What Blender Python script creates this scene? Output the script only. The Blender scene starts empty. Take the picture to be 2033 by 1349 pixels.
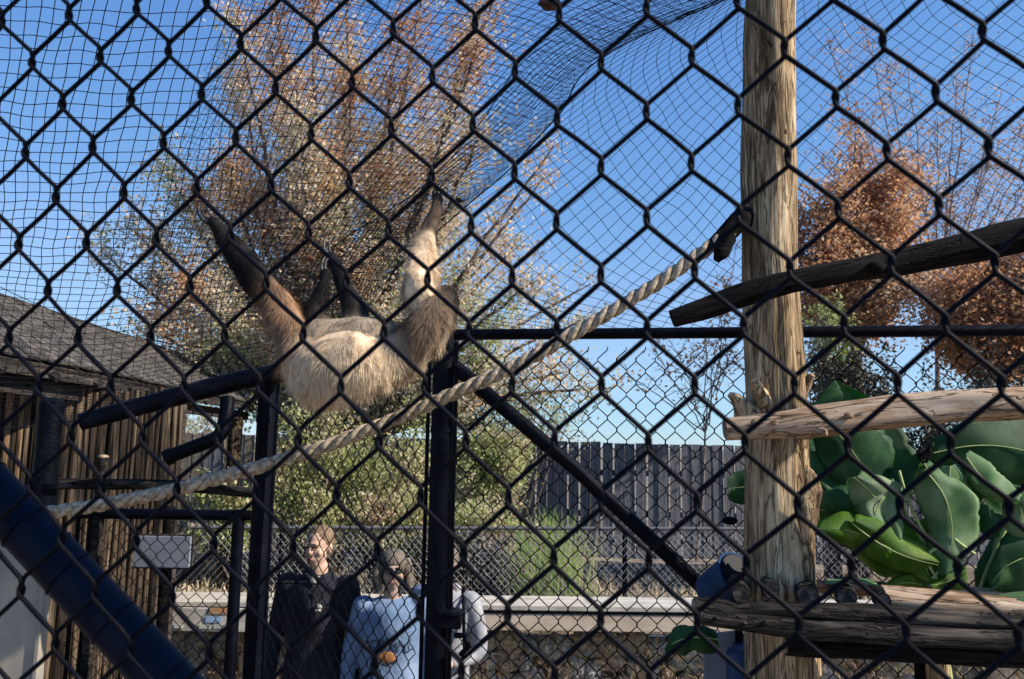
import bpy, math, random
import numpy as np
from mathutils import Vector, Matrix, noise as mnoise
rnd = random.Random(7)
rng = np.random.default_rng(7)
sc = bpy.context.scene
COL = sc.collection
R = math.radians

# ------------------------------------------------------------------ camera, world, sun
F = 1600.0; W0, H0 = 2033.0, 1349.0
PITCH, ROLL, CH = 0.1308, 0.01607, 2.2
cam = bpy.data.cameras.new('camera'); camo = bpy.data.objects.new('camera', cam); COL.objects.link(camo)
camo.matrix_world = Matrix.Translation((0, 0, CH)) @ Matrix.Rotation(math.pi/2+PITCH, 4, 'X') @ Matrix.Rotation(ROLL, 4, 'Z')
cam.sensor_width = 36; cam.lens = F/W0*36; cam.clip_start = 0.02; cam.clip_end = 2000
cam.dof.use_dof = True; cam.dof.focus_distance = 2.2; cam.dof.aperture_fstop = 9.5
sc.camera = camo
SUN = Vector((0.80, -0.19, 0.55)).normalized()
w = bpy.data.worlds.new('World'); sc.world = w; w.use_nodes = True
nt = w.node_tree; nt.nodes.clear()
sky = nt.nodes.new('ShaderNodeTexSky'); sky.sky_type = 'NISHITA'; sky.sun_disc = False
sky.sun_elevation = math.asin(SUN.z); sky.sun_rotation = math.atan2(SUN.x, SUN.y)
sky.air_density = 1.0; sky.dust_density = 0.0; sky.ozone_density = 4.0
bg = nt.nodes.new('ShaderNodeBackground'); bg.inputs[1].default_value = 0.114
wo = nt.nodes.new('ShaderNodeOutputWorld')
# tone of the clear autumn sky: same curve over the whole dome
def _vm(v, src):
    n = nt.nodes.new('ShaderNodeVectorMath'); n.operation = 'SCALE'; n.inputs['Scale'].default_value = v; nt.links.new(src, n.inputs[0]); return n.outputs[0]
cv = nt.nodes.new('ShaderNodeRGBCurve')
for ci, pl in enumerate((((0,0),(.156,.128),(.205,.168),(.34,.300),(.86,.44),(1,.50)), ((0,0),(.287,.298),(.371,.362),(.57,.505),(.95,.66),(1,.68)), ((0,0),(.3,.46),(.545,.66),(.66,.72),(.80,.81),(1,.87)))):
    c_ = cv.mapping.curves[ci]
    c_.points[0].location = pl[0]; c_.points[1].location = pl[-1]
    for p_ in pl[1:-1]: c_.points.new(*p_)
cv.mapping.update()
nt.links.new(_vm(0.15, sky.outputs[0]), cv.inputs['Color']); nt.links.new(_vm(1/0.15, cv.outputs[0]), bg.inputs[0]); nt.links.new(bg.outputs[0], wo.inputs[0])
sl = bpy.data.lights.new('sun', 'SUN'); sl.energy = 5.0; sl.angle = R(0.5); sl.color = (1.0, 0.92, 0.80)
so = bpy.data.objects.new('sun', sl); COL.objects.link(so)
so.rotation_euler = SUN.to_track_quat('Z', 'Y').to_euler(); so.location = (6, -4, 8)
sc.view_settings.view_transform = 'Standard'; sc.view_settings.look = 'None'
sc.view_settings.exposure = 0.62; sc.view_settings.gamma = 1.0; sc.view_settings.use_curve_mapping = False

_cp, _sp, _cr, _sr = math.cos(PITCH), math.sin(PITCH), math.cos(ROLL), math.sin(ROLL)
def P(px, py, Y):
    x = (px-W0/2)/F; y = (H0/2-py)/F
    xc = x*_cr - y*_sr; yc = x*_sr + y*_cr
    d = Vector((xc, _cp - _sp*yc, _sp + _cp*yc)); t = Y/d.y
    return Vector((d.x*t, Y, CH + d.z*t))

# ------------------------------------------------------------------ helpers
def mkobj(name, me, mat=None, parent=None):
    o = bpy.data.objects.new(name, me); COL.objects.link(o)
    if mat is not None:
        for m in (mat if isinstance(mat, (list, tuple)) else [mat]): me.materials.append(m)
    if parent is not None: o.parent = parent
    return o
def copyobj(src, parent, loc=None):
    o = src.copy(); COL.objects.link(o); o.parent = parent
    if loc is not None: o.location = loc
    return o
def tag(o, label=None, cat=None, group=None, kind=None):
    if label: o['label'] = label
    if cat: o['category'] = cat
    if group: o['group'] = group
    if kind: o['kind'] = kind
    return o
def empty(name, loc, label, cat, group=None):
    o = bpy.data.objects.new(name, None); COL.objects.link(o); o.empty_display_size = 0.1
    o.location = loc; bpy.context.view_layer.update()
    return tag(o, label, cat, group)
def keep(o, parent):   # parent, geometry stays where it is
    o.parent = parent; o.matrix_parent_inverse = Matrix.Translation(parent.location).inverted()
    return o
class MB:
    def __init__(s): s.v = []; s.f = []; s.uv = []
    def tube(s, pts, rad, seg=8, cap=True, wob=0, wobf=6.0, flat=1.0, ridges=0, seed=0.0):
        pts = [Vector(p) for p in pts]; n = len(pts)
        if not isinstance(rad, (list, tuple)): rad = [rad]*n
        b = len(s.v); t0 = (pts[1]-pts[0]).normalized()
        up = Vector((0, 0, 1)) if abs(t0.z) < .9 else Vector((0, 1, 0))
        nx = t0.cross(up).normalized(); L = 0
        for i in range(n):
            t = (pts[min(i+1, n-1)]-pts[max(i-1, 0)]).normalized()
            nx = (nx - t*nx.dot(t)).normalized(); ny = t.cross(nx)
            if i: L += (pts[i]-pts[i-1]).length
            for k in range(seg):
                a = 2*math.pi*k/seg; r = rad[i]
                if wob:
                    q = Vector((math.cos(a)*1.2+seed, math.sin(a)*1.2, L*wobf))
                    r *= 1 + wob*mnoise.noise(q) + (ridges*mnoise.noise(Vector((a*5+seed, L*1.1, seed))) if ridges else 0)
                s.v.append(pts[i] + nx*math.cos(a)*r + ny*math.sin(a)*r*flat)
        for i in range(n-1):
            for k in range(seg):
                k2 = (k+1) % seg
                s.f.append((b+i*seg+k, b+i*seg+k2, b+(i+1)*seg+k2, b+(i+1)*seg+k))
        if cap:
            c0 = len(s.v); s.v += [Vector(v) for v in s.v[b:b+seg]]; c1 = len(s.v); s.v += [Vector(v) for v in s.v[b+(n-1)*seg:b+n*seg]]
            s.f.append(tuple(c0+k for k in range(seg))[::-1]); s.f.append(tuple(c1+k for k in range(seg)))
        return s
    def box(s, c, d, rot=None):
        b = len(s.v); c = Vector(c)
        for z in (-1, 1):
            for y in (-1, 1):
                for x in (-1, 1):
                    q = Vector((x*d[0]/2, y*d[1]/2, z*d[2]/2))
                    if rot is not None: q = rot @ q
                    s.v.append(c+q)
        s.f += [tuple(b+i for i in q) for q in ((0,2,3,1),(4,5,7,6),(0,1,5,4),(2,6,7,3),(0,4,6,2),(1,3,7,5))]
        return s
    def ell(s, c, r, rot=None, nu=14, nv=10):
        b = len(s.v); c = Vector(c)
        for i in range(nv+1):
            th = math.pi*i/nv
            for k in range(nu):
                a = 2*math.pi*k/nu
                q = Vector((r[0]*math.sin(th)*math.cos(a), r[1]*math.sin(th)*math.sin(a), r[2]*math.cos(th)))
                if rot is not None: q = rot @ q
                s.v.append(c+q)
        for i in range(nv):
            for k in range(nu):
                k2 = (k+1) % nu
                s.f.append((b+i*nu+k, b+(i+1)*nu+k, b+(i+1)*nu+k2, b+i*nu+k2))
        return s
    def mesh(s, name, smooth=False):
        me = bpy.data.meshes.new(name); me.from_pydata([tuple(v) for v in s.v], [], s.f); me.update()
        if smooth: me.polygons.foreach_set('use_smooth', [True]*len(me.polygons))
        return me
    def obj(s, name, mat, parent=None, smooth=False, bevel=0):
        o = mkobj(name, s.mesh(name, smooth), mat)
        if parent is not None: keep(o, parent)
        if bevel:
            m = o.modifiers.new('bevel', 'BEVEL'); m.width = bevel; m.segments = 2
        return o
def smooth_path(pts, n):
    """Catmull-Rom through pts (tuples of any dimension)"""
    A = np.array(pts, float); m = len(A); out = []
    for i in range(m-1):
        p0 = A[max(i-1, 0)]; p1 = A[i]; p2 = A[i+1]; p3 = A[min(i+2, m-1)]
        for k in range(n):
            t = k/n
            out.append(0.5*((2*p1)+(-p0+p2)*t+(2*p0-5*p1+4*p2-p3)*t*t+(-p0+3*p1-3*p2+p3)*t**3))
    out.append(A[-1]); return np.array(out)
def quads_mesh(name, V, tint=None, nv=4):
    """V: (N,nv,3) separate faces, per-face tint"""
    N = len(V); me = bpy.data.meshes.new(name)
    me.vertices.add(N*nv); me.vertices.foreach_set('co', V.astype(np.float32).ravel())
    me.loops.add(N*nv); me.loops.foreach_set('vertex_index', np.arange(N*nv, dtype=np.int32))
    me.polygons.add(N); me.polygons.foreach_set('loop_start', np.arange(0, N*nv, nv, dtype=np.int32))
    me.update(calc_edges=True)
    if tint is not None:
        a = me.attributes.new('tint', 'FLOAT', 'FACE'); a.data.foreach_set('value', tint.astype(np.float32))
    return me
def remeshed(mb, name, voxel, smooth=6, factor=0.5):
    me = mb.mesh(name+'_raw'); o = bpy.data.objects.new('raw', me); COL.objects.link(o)
    m = o.modifiers.new('r', 'REMESH'); m.mode = 'VOXEL'; m.voxel_size = voxel
    s = o.modifiers.new('s', 'SMOOTH'); s.iterations = smooth; s.factor = factor
    dg = bpy.context.evaluated_depsgraph_get(); dg.update()
    out = bpy.data.meshes.new_from_object(o.evaluated_get(dg)); out.name = name
    bpy.data.objects.remove(o); bpy.data.meshes.remove(me)
    out.polygons.foreach_set('use_smooth', [True]*len(out.polygons))
    return out

# ------------------------------------------------------------------ materials
def newmat(name):
    m = bpy.data.materials.new(name); m.use_nodes = True
    t = m.node_tree; return m, t, t.nodes['Principled BSDF']
def N(t, typ, **kw):
    n = t.nodes.new(typ)
    for k, v in kw.items(): setattr(n, k, v)
    return n
def ramp(t, cols, src):
    r = N(t, 'ShaderNodeValToRGB'); e = r.color_ramp.elements
    while len(e) < len(cols): e.new(0.5)
    for i, (p, c) in enumerate(cols): e[i].position = p; e[i].color = (*c, 1)
    t.links.new(src, r.inputs[0]); return r
def noise_mat(name, cols, scale=(5, 5, 5), detail=6, rough=0.8, bump=0.3, bdist=0.01, coords='Object', spec=0.3, metal=0, nscale=1.0, distort=0.0):
    m, t, b = newmat(name)
    tc = N(t, 'ShaderNodeTexCoord'); mp = N(t, 'ShaderNodeMapping'); mp.inputs['Scale'].default_value = scale
    t.links.new(tc.outputs[coords], mp.inputs[0])
    n = N(t, 'ShaderNodeTexNoise'); n.inputs['Scale'].default_value = nscale; n.inputs['Detail'].default_value = detail
    n.inputs['Roughness'].default_value = 0.62; n.inputs['Distortion'].default_value = distort
    t.links.new(mp.outputs[0], n.inputs['Vector'])
    r = ramp(t, [(.5+(p_-.5)*.6, c_) for p_, c_ in cols], n.outputs[0]); t.links.new(r.outputs[0], b.inputs['Base Color'])
    b.inputs['Roughness'].default_value = rough; b.inputs['Specular IOR Level'].default_value = spec; b.inputs['Metallic'].default_value = metal
    if bump:
        bp = N(t, 'ShaderNodeBump'); bp.inputs['Strength'].default_value = bump; bp.inputs['Distance'].default_value = bdist
        t.links.new(n.outputs[0], bp.inputs['Height']); t.links.new(bp.outputs[0], b.inputs['Normal'])
    return m
def leaf_mat(name, cols, transl=0.35, rough=0.55):
    m, t, b = newmat(name)
    a = N(t, 'ShaderNodeAttribute'); a.attribute_name = 'tint'
    r = ramp(t, cols, a.outputs['Fac']); t.links.new(r.outputs[0], b.inputs['Base Color']); b.inputs['Roughness'].default_value = rough
    b.inputs['Specular IOR Level'].default_value = 0.25
    tr = N(t, 'ShaderNodeBsdfTranslucent'); t.links.new(r.outputs[0], tr.inputs[0])
    mx = N(t, 'ShaderNodeMixShader'); mx.inputs[0].default_value = transl
    t.links.new(b.outputs[0], mx.inputs[1]); t.links.new(tr.outputs[0], mx.inputs[2])
    t.links.new(mx.outputs[0], t.nodes['Material Output'].inputs[0]); return m
def wood(name, cols, sc_=(26, 26, 1.6), rough=0.88, bump=0.6, bd=0.006, crack=0.75):
    m, t, b = newmat(name)
    tc = N(t, 'ShaderNodeTexCoord')
    def nz_(scale, det, dist=0.0, rg=0.62):
        mp = N(t, 'ShaderNodeMapping'); mp.inputs['Scale'].default_value = scale; t.links.new(tc.outputs['Object'], mp.inputs[0])
        n = N(t, 'ShaderNodeTexNoise'); n.inputs['Scale'].default_value = 1; n.inputs['Detail'].default_value = det; n.inputs['Roughness'].default_value = rg; n.inputs['Distortion'].default_value = dist
        t.links.new(mp.outputs[0], n.inputs['Vector']); return n.outputs[0]
    fine = nz_(tuple(v*2.2 for v in sc_), 9, .8, .7); broad = nz_(tuple(v*.28+1.6 for v in sc_), 4, .5); crk = nz_(tuple(v*.8 if v > 5 else v*1.1 for v in sc_), 3, 1.2)
    mxv = N(t, 'ShaderNodeMath', operation='MULTIPLY_ADD'); mxv.inputs[1].default_value = .62; t.links.new(fine, mxv.inputs[0])
    m2 = N(t, 'ShaderNodeMath', operation='MULTIPLY'); m2.inputs[1].default_value = .38; t.links.new(broad, m2.inputs[0]); t.links.new(m2.outputs[0], mxv.inputs[2])
    r = ramp(t, [(.5+(p_-.5)*.45, c_) for p_, c_ in cols], mxv.outputs[0])
    cr_ = ramp(t, [(.468, (1, 1, 1)), (.492, (1-crack,)*3), (.500, (1-crack,)*3), (.524, (1, 1, 1))], crk)
    mx = N(t, 'ShaderNodeMixRGB'); mx.blend_type = 'MULTIPLY'; mx.inputs[0].default_value = 1
    t.links.new(r.outputs[0], mx.inputs[1]); t.links.new(cr_.outputs[0], mx.inputs[2]); t.links.new(mx.outputs[0], b.inputs['Base Color'])
    hh = N(t, 'ShaderNodeMath', operation='MULTIPLY_ADD'); hh.inputs[1].default_value = .5; t.links.new(fine, hh.inputs[0]); t.links.new(cr_.outputs[0], hh.inputs[2])
    bp = N(t, 'ShaderNodeBump'); bp.inputs['Strength'].default_value = bump; bp.inputs['Distance'].default_value = bd; t.links.new(hh.outputs[0], bp.inputs['Height']); t.links.new(bp.outputs[0], b.inputs['Normal'])
    b.inputs['Roughness'].default_value = rough; b.inputs['Specular IOR Level'].default_value = .12
    return m
M_VINYL = noise_mat('black_vinyl', [(0.3, (.0018, .0032, .0085)), (0.7, (.0070, .0060, .0080))], (40, 40, 40), 3, 0.6, 0.2, 0.001, spec=0.07)
M_VINYL2 = noise_mat('black_vinyl_far', [(0.3, (.002, .0025, .005)), (0.7, (.005, .006, .009))], (9, 9, 9), 3, 0.7, 0.0, spec=0.04)
M_STEEL = noise_mat('navy_black_paint', [(0.3, (.0008, .0012, .0035)), (0.6, (.0016, .0024, .007)), (0.8, (.007, .008, .014))], (7, 7, 7), 6, 0.5, 0.12, 0.003, spec=0.09)
M_BLUEPIPE = noise_mat('dark_blue_vinyl_pipe', [(0.3, (.0014, .004, .014)), (0.7, (.0028, .0065, .020))], (12, 12, 12), 5, 0.5, 0.08, 0.002, spec=0.12)
M_NET = noise_mat('black_twine', [(0.3, (.010, .012, .02)), (0.7, (.02, .022, .03))], (30, 30, 30), 2, 0.8, 0, spec=0.1)
M_POST = wood('weathered_cedar', [(0.22, (.06, .036, .019)), (0.42, (.21, .14, .078)), (0.56, (.41, .29, .17)), (0.8, (.66, .51, .33))], (24, 24, 1.7), bd=0.012, bump=0.9, crack=.6)
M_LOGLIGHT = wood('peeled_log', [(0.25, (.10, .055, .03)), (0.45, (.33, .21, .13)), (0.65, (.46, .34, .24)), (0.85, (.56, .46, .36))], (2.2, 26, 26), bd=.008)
M_LOGDARK = wood('dark_shaded_log', [(0.3, (.0015, .0013, .0015)), (0.5, (.0045, .0038, .004)), (0.75, (.02, .015, .012))], (2.2, 26, 26), bump=1.0, bd=0.012)  # shade on the slanting log is put into this dark bark colour
M_LOGGREY = wood('grey_brown_log', [(0.3, (.006, .005, .005)), (0.5, (.024, .020, .018)), (0.75, (.085, .070, .058))], (2.0, 24, 24), bump=0.9, bd=0.01)  # shadow on the platform front is put into this darkened grey-brown
M_PALIS = wood('palisade_wood', [(0.32, (.008, .007, .006)), (0.47, (.04, .03, .022)), (0.60, (.13, .09, .06)), (0.80, (.30, .22, .15))], (22, 22, 1.0), bd=0.01)
M_PALISL = wood('palisade_wood_pale', [(0.3, (.06, .035, .02)), (0.46, (.20, .13, .08)), (0.60, (.38, .26, .16)), (0.80, (.50, .38, .26))], (22, 22, 1.0), bd=0.01)
M_ENDDARK = noise_mat('dark_cut_end', [(0.3, (.015, .011, .009)), (0.5, (.05, .038, .03)), (0.7, (.14, .10, .075))], (40, 40, 40), 5)
M_ENDGRAIN = noise_mat('cut_wood_end', [(0.3, (.09, .06, .04)), (0.7, (.36, .27, .18))], (30, 30, 30), 5)
M_PLANK = wood('shaded_plank_grey', [(0.3, (.10, .10, .115)), (0.55, (.18, .185, .205)), (0.8, (.27, .27, .285))], (20, 20, 1.2))  # tree shade over the right of the fence is put into this colour
M_PLANKTAN = wood('lit_weathered_plank', [(0.3, (.12, .10, .085)), (0.55, (.25, .21, .175)), (0.8, (.34, .30, .26))], (20, 20, 1.2))  # lit copy of the plank for the unshaded left part
M_SHINGLE = noise_mat('grey_brown_shingle', [(0.3, (.022, .019, .017)), (0.5, (.06, .052, .045)), (0.75, (.16, .14, .115))], (12, 12, 12), 6, 0.9, 0.5, 0.006)
M_SHINGLE2 = noise_mat('darker_shingle', [(0.3, (.015, .013, .012)), (0.5, (.04, .035, .03)), (0.75, (.10, .085, .07))], (12, 12, 12), 6, 0.9, 0.5, 0.006)
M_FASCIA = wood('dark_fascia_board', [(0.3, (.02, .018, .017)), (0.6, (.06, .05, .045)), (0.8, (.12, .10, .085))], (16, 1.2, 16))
M_ROPE = noise_mat('manila_rope', [(0.3, (.19, .14, .09)), (0.5, (.36, .28, .195)), (0.75, (.56, .46, .34))], (70, 70, 70), 5, 0.95, 0.6, 0.003)
M_STONE = [noise_mat('stone_%s' % n, c, (6, 6, 6), 8, 0.9, 0.8, 0.03) for n, c in (
    ('tan', [(0.3, (.22, .175, .13)), (0.55, (.48, .40, .30)), (0.8, (.62, .54, .43))]),
    ('grey', [(0.3, (.17, .165, .15)), (0.55, (.38, .36, .33)), (0.8, (.52, .50, .46))]),
    ('brown', [(0.3, (.14, .10, .07)), (0.55, (.35, .26, .18)), (0.8, (.50, .41, .31))]))]
M_MORTAR = noise_mat('mortar', [(0.3, (.09, .075, .06)), (0.7, (.24, .20, .16))], (9, 9, 9))
M_EARTH = noise_mat('dry_earth', [(0.3, (.11, .085, .06)), (0.5, (.21, .165, .12)), (0.75, (.33, .27, .20))], (2.5, 2.5, 2.5), 9, 0.95, 0.7, 0.04)
M_CREAM = noise_mat('cream_board', [(0.3, (.50, .39, .29)), (0.7, (.66, .54, .42))], (3, 12, 12), 5, 0.7, 0.1, 0.003)
M_WHITECAP = noise_mat('white_cap', [(0.3, (.40, .36, .30)), (0.7, (.60, .55, .47))], (4, 12, 12), 5, 0.6, 0.1, 0.003)
M_BARK = noise_mat('grey_bark', [(0.3, (.05, .038, .03)), (0.55, (.14, .11, .09)), (0.8, (.24, .20, .17))], (16, 16, 3), 7, 0.9, 0.8, 0.02)
M_TWIG = noise_mat('pinkish_twig', [(0.3, (.12, .09, .08)), (0.7, (.26, .21, .20))], (9, 9, 9), 3, 0.9, 0)
M_AUTUMN = leaf_mat('autumn_leaf', [(0.0, (.50, .25, .12)), (0.2, (.66, .43, .25)), (0.40, (.80, .64, .43)), (0.6, (.66, .62, .57)), (0.78, (.44, .45, .22)), (1.0, (.32, .38, .13))], .5)
M_ORANGE = leaf_mat('rust_leaf', [(0.0, (.30, .13, .07)), (0.35, (.54, .29, .15)), (0.65, (.66, .44, .27)), (0.85, (.56, .48, .38)), (1.0, (.26, .30, .12))], .5)
M_GREENL = leaf_mat('green_leaf', [(0.0, (.14, .19, .05)), (0.3, (.32, .38, .12)), (0.55, (.52, .54, .26)), (0.8, (.66, .60, .42)), (1.0, (.56, .40, .26))], .5)
M_DARKL = leaf_mat('dark_hedge_leaf', [(0.0, (.03, .032, .02)), (0.5, (.065, .06, .04)), (0.8, (.12, .11, .09)), (1.0, (.22, .20, .18))], 0.15)
M_REED = leaf_mat('reed_blade', [(0.0, (.16, .36, .04)), (0.35, (.38, .54, .12)), (0.6, (.50, .48, .26)), (1.0, (.50, .38, .24))], 0.4)
M_DRY = leaf_mat('dry_grass_blade', [(0.0, (.22, .17, .11)), (0.5, (.46, .36, .24)), (0.85, (.60, .50, .35)), (1.0, (.16, .22, .06))], 0.2)
M_DEAD = noise_mat('dead_leaf', [(0.3, (.05, .02, .012)), (0.7, (.22, .10, .05))], (30, 30, 30), 4)
M_BLUEPL = noise_mat('blue_plastic', [(0.3, (.018, .04, .10)), (0.7, (.04, .075, .16))], (6, 6, 6), 4, 0.9, 0.1, 0.004, spec=.05)
M_TARP = noise_mat('slate_blue_tarp', [(0.3, (.015, .03, .08)), (0.7, (.04, .065, .13))], (5, 5, 5), 4, 0.5, 0.4, 0.03)
M_GREYBOARD = noise_mat('grey_board', [(0.3, (.15, .165, .20)), (0.7, (.22, .235, .27))], (3, 3, 3), 4, 0.7, 0.1, 0.004)
M_BEIGE = noise_mat('beige_panel', [(0.3, (.16, .145, .125)), (0.5, (.24, .215, .185)), (0.75, (.40, .33, .25))], (2.2, 2.2, 1.5), 4, 0.7, 0.2, 0.01)
def flatmat(name, c, rough=0.6, spec=0.3):
    return noise_mat(name, [(0.3, tuple(x*.85 for x in c)), (0.7, tuple(min(1, x*1.12) for x in c))], (14, 14, 14), 4, rough, 0.15, 0.002, spec=spec)

def bananamat(name, cols, tcol):
    m, t, b = newmat(name)
    uv = N(t, 'ShaderNodeUVMap'); uv.uv_map = 'UVMap'
    wv = N(t, 'ShaderNodeTexWave'); wv.wave_type = 'BANDS'; wv.bands_direction = 'Y'; wv.inputs['Scale'].default_value = 13; wv.inputs['Distortion'].default_value = 5.0; wv.inputs['Detail'].default_value = 4; wv.inputs['Detail Roughness'].default_value = .7
    mp = N(t, 'ShaderNodeMapping'); mp.inputs['Rotation'].default_value = (0, 0, 0.3)
    t.links.new(uv.outputs[0], mp.inputs[0]); t.links.new(mp.outputs[0], wv.inputs[0])
    tc = N(t, 'ShaderNodeTexCoord'); n = N(t, 'ShaderNodeTexNoise'); n.inputs['Scale'].default_value = 9; n.inputs['Detail'].default_value = 5
    t.links.new(tc.outputs['Object'], n.inputs[0])
    r = ramp(t, cols, n.outputs[0])
    mx = N(t, 'ShaderNodeMixRGB'); mx.blend_type = 'MULTIPLY'; mx.inputs[0].default_value = 0.42
    t.links.new(r.outputs[0], mx.inputs[1]); t.links.new(wv.outputs[0], mx.inputs[2])
    t.links.new(mx.outputs[0], b.inputs['Base Color']); b.inputs['Roughness'].default_value = 0.5; b.inputs['Specular IOR Level'].default_value = 0.3
    bp = N(t, 'ShaderNodeBump'); bp.inputs['Strength'].default_value = 0.4; bp.inputs['Distance'].default_value = 0.003
    t.links.new(wv.outputs[0], bp.inputs['Height']); t.links.new(bp.outputs[0], b.inputs['Normal'])
    tr = N(t, 'ShaderNodeBsdfTranslucent'); tr.inputs[0].default_value = (*tcol, 1)
    ms = N(t, 'ShaderNodeMixShader'); ms.inputs[0].default_value = 0.45
    t.links.new(b.outputs[0], ms.inputs[1]); t.links.new(tr.outputs[0], ms.inputs[2]); t.links.new(ms.outputs[0], t.nodes['Material Output'].inputs[0])
    return m
M_BANANA = bananamat('broad_leaf_green', [(0.3, (.012, .06, .022)), (0.5, (.03, .12, .04)), (0.62, (.06, .18, .06)), (0.75, (.16, .30, .12))], (.07, .30, .04))
M_BANPALE = bananamat('broad_leaf_pale_lit', [(0.3, (.06, .17, .07)), (0.48, (.18, .34, .14)), (0.62, (.38, .52, .28)), (0.8, (.60, .68, .44))], (.20, .40, .10))  # paler copy of the leaf green, sunlight put into its colour
M_BANYEL = bananamat('broad_leaf_yellow_green', [(0.3, (.03, .11, .006)), (0.5, (.10, .23, .012)), (0.65, (.28, .42, .06)), (0.8, (.55, .62, .22))], (.26, .46, .02))
def colattr_mat(name, rough=0.85, spec=0.2, nsc=120):
    m, t, b = newmat(name)
    a = N(t, 'ShaderNodeAttribute'); a.attribute_name = 'col'
    tc = N(t, 'ShaderNodeTexCoord'); n = N(t, 'ShaderNodeTexNoise'); n.inputs['Scale'].default_value = nsc; n.inputs['Detail'].default_value = 3
    t.links.new(tc.outputs['Object'], n.inputs[0])
    r = ramp(t, [(0.3, (.72, .72, .72)), (0.7, (1, 1, 1))], n.outputs[0])
    mx = N(t, 'ShaderNodeMixRGB'); mx.blend_type = 'MULTIPLY'; mx.inputs[0].default_value = 1
    t.links.new(a.outputs['Color'], mx.inputs[1]); t.links.new(r.outputs[0], mx.inputs[2]); t.links.new(mx.outputs[0], b.inputs['Base Color'])
    b.inputs['Roughness'].default_value = rough; b.inputs['Specular IOR Level'].default_value = spec
    return m
M_FUR = colattr_mat('animal_fur', nsc=60)
M_SKIN = noise_mat('skin', [(0.3, (.50, .31, .22)), (0.7, (.60, .39, .29))], (20, 20, 20), 4, 0.55, 0.1, 0.002)

# ------------------------------------------------------------------ setting: ground, bank
def terrain(name, x0, x1, y0, y1, z, n, amp, mat, sd=0.0):
    nx = max(2, int((x1-x0)/n)); ny = max(2, int((y1-y0)/n)); m = MB()
    for j in range(ny+1):
        for i in range(nx+1):
            x = x0+(x1-x0)*i/nx; y = y0+(y1-y0)*j/ny
            m.v.append((x, y, z + amp*mnoise.noise(Vector((x*.9+sd, y*.9, 0)))))
    for j in range(ny):
        for i in range(nx):
            a = j*(nx+1)+i; m.f.append((a, a+1, a+nx+2, a+nx+1))
    o = m.obj(name, mat, smooth=True); tag(o, kind='structure'); return o
terrain('ground', -400, 400, -60, 6.72, -0.02, 12, 0.0, M_EARTH)
o = MB().box((0, 6.62, 0.36), (60, 0.1, 0.70)).obj('bank_edge', M_MORTAR); tag(o, kind='structure')
terrain('planted_bank', -9, 9, 6.64, 14, 0.73, 0.4, 0.10, M_EARTH)
mfar = MB()
for (x0, x1, y0, y1, z) in ((-700, 700, 13.9, 1200, .68), (-700, -8.9, 6.65, 13.9, .70), (8.9, 700, 6.65, 13.9, .70)):
    b = len(mfar.v); mfar.v += [(x0, y0, z), (x1, y0, z), (x1, y1, z), (x0, y1, z)]; mfar.f.append((b, b+1, b+2, b+3))
tag(mfar.obj('far_ground', M_EARTH), kind='structure')

# ------------------------------------------------------------------ chain link wires
def wire_mesh(name, s, H, nper, r, seg, e, ydep, fine=True, warp=None, x_at=0, phase=0.0):
    """one zigzag wire from z=0 up, spanning x 0..s, full period H"""
    pts = []; q = 0.058*H
    for k in range(nper):
        z = k*H
        base = [(-e, -ydep, z-q), (-e, ydep, z+q)] if not fine else [(-e*.2, -ydep*.95, z-q*1.25), (-e, -ydep*.7, z-q*.55), (-e, 0, z), (-e, ydep*.7, z+q*.55), (-e*.2, ydep*.95, z+q*1.25)]
        pts += base
        if fine: pts += [(s*.5, ydep*1.1, z+H*.25)]
        z2 = z+H*.5
        base = [(s+e, ydep, z2-q), (s+e, -ydep, z2+q)] if not fine else [(s+e*.2, ydep*.95, z2-q*1.25), (s+e, ydep*.7, z2-q*.55), (s+e, 0, z2), (s+e, -ydep*.7, z2+q*.55), (s+e*.2, -ydep*.95, z2+q*1.25)]
        pts += base
        if fine: pts += [(s*.5, -ydep*1.1, z+H*.75)]
    if warp: pts = [warp(p) for p in pts]
    return MB().tube(pts, r, seg).mesh(name, True)

# near fence, its frame position fitted to the photograph
A_N, S_N, HH_N, Z_N, LEAN = 0.1855, 0.0390, 0.04784, CH+0.10085, 0.0211
near = empty('chain_link_fence', (0, .7, 0.75), 'close black vinyl chain link fence right in front of the viewer', 'chain link fence')
def nwarp_for(xo, zo):
    def f(p):
        x, y, z = p[0]+xo, p[1], p[2]+zo
        n1 = mnoise.noise(Vector((x*9, z*9, 3.1)))*.0022; n2 = mnoise.noise(Vector((x*9, z*9, 9.7)))*.0022
        n3 = mnoise.noise(Vector((x*3, z*3, 5.0)))*.006; n4 = mnoise.noise(Vector((x*40, z*40, 1.0)))*.0006
        return (x+n1+n4-xo, y+n3, z+n2+n4-zo)
    return f
for i in range(-14, 37):
    u = (i-10)*S_N
    z0 = Z_N - HH_N*(0 if (i+6) % 2 else 1) - 17*2*HH_N
    me = wire_mesh('wire', S_N, 2*HH_N, 25, 0.00225, 8, 0.0010, 0.0027, True, nwarp_for(u, z0))
    o = mkobj('wire', me, M_VINYL, near)
    o.matrix_parent_inverse = Matrix.Translation(near.location).inverted()
    dz_ = z0-CH; o.matrix_world = Matrix.Translation((u*math.cos(A_N)-dz_*LEAN*math.sin(A_N), .7-u*math.sin(A_N)-dz_*LEAN*math.cos(A_N), z0)) @ Matrix.Rotation(-A_N, 4, 'Z') @ Matrix.Rotation(LEAN, 4, 'X')

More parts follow.
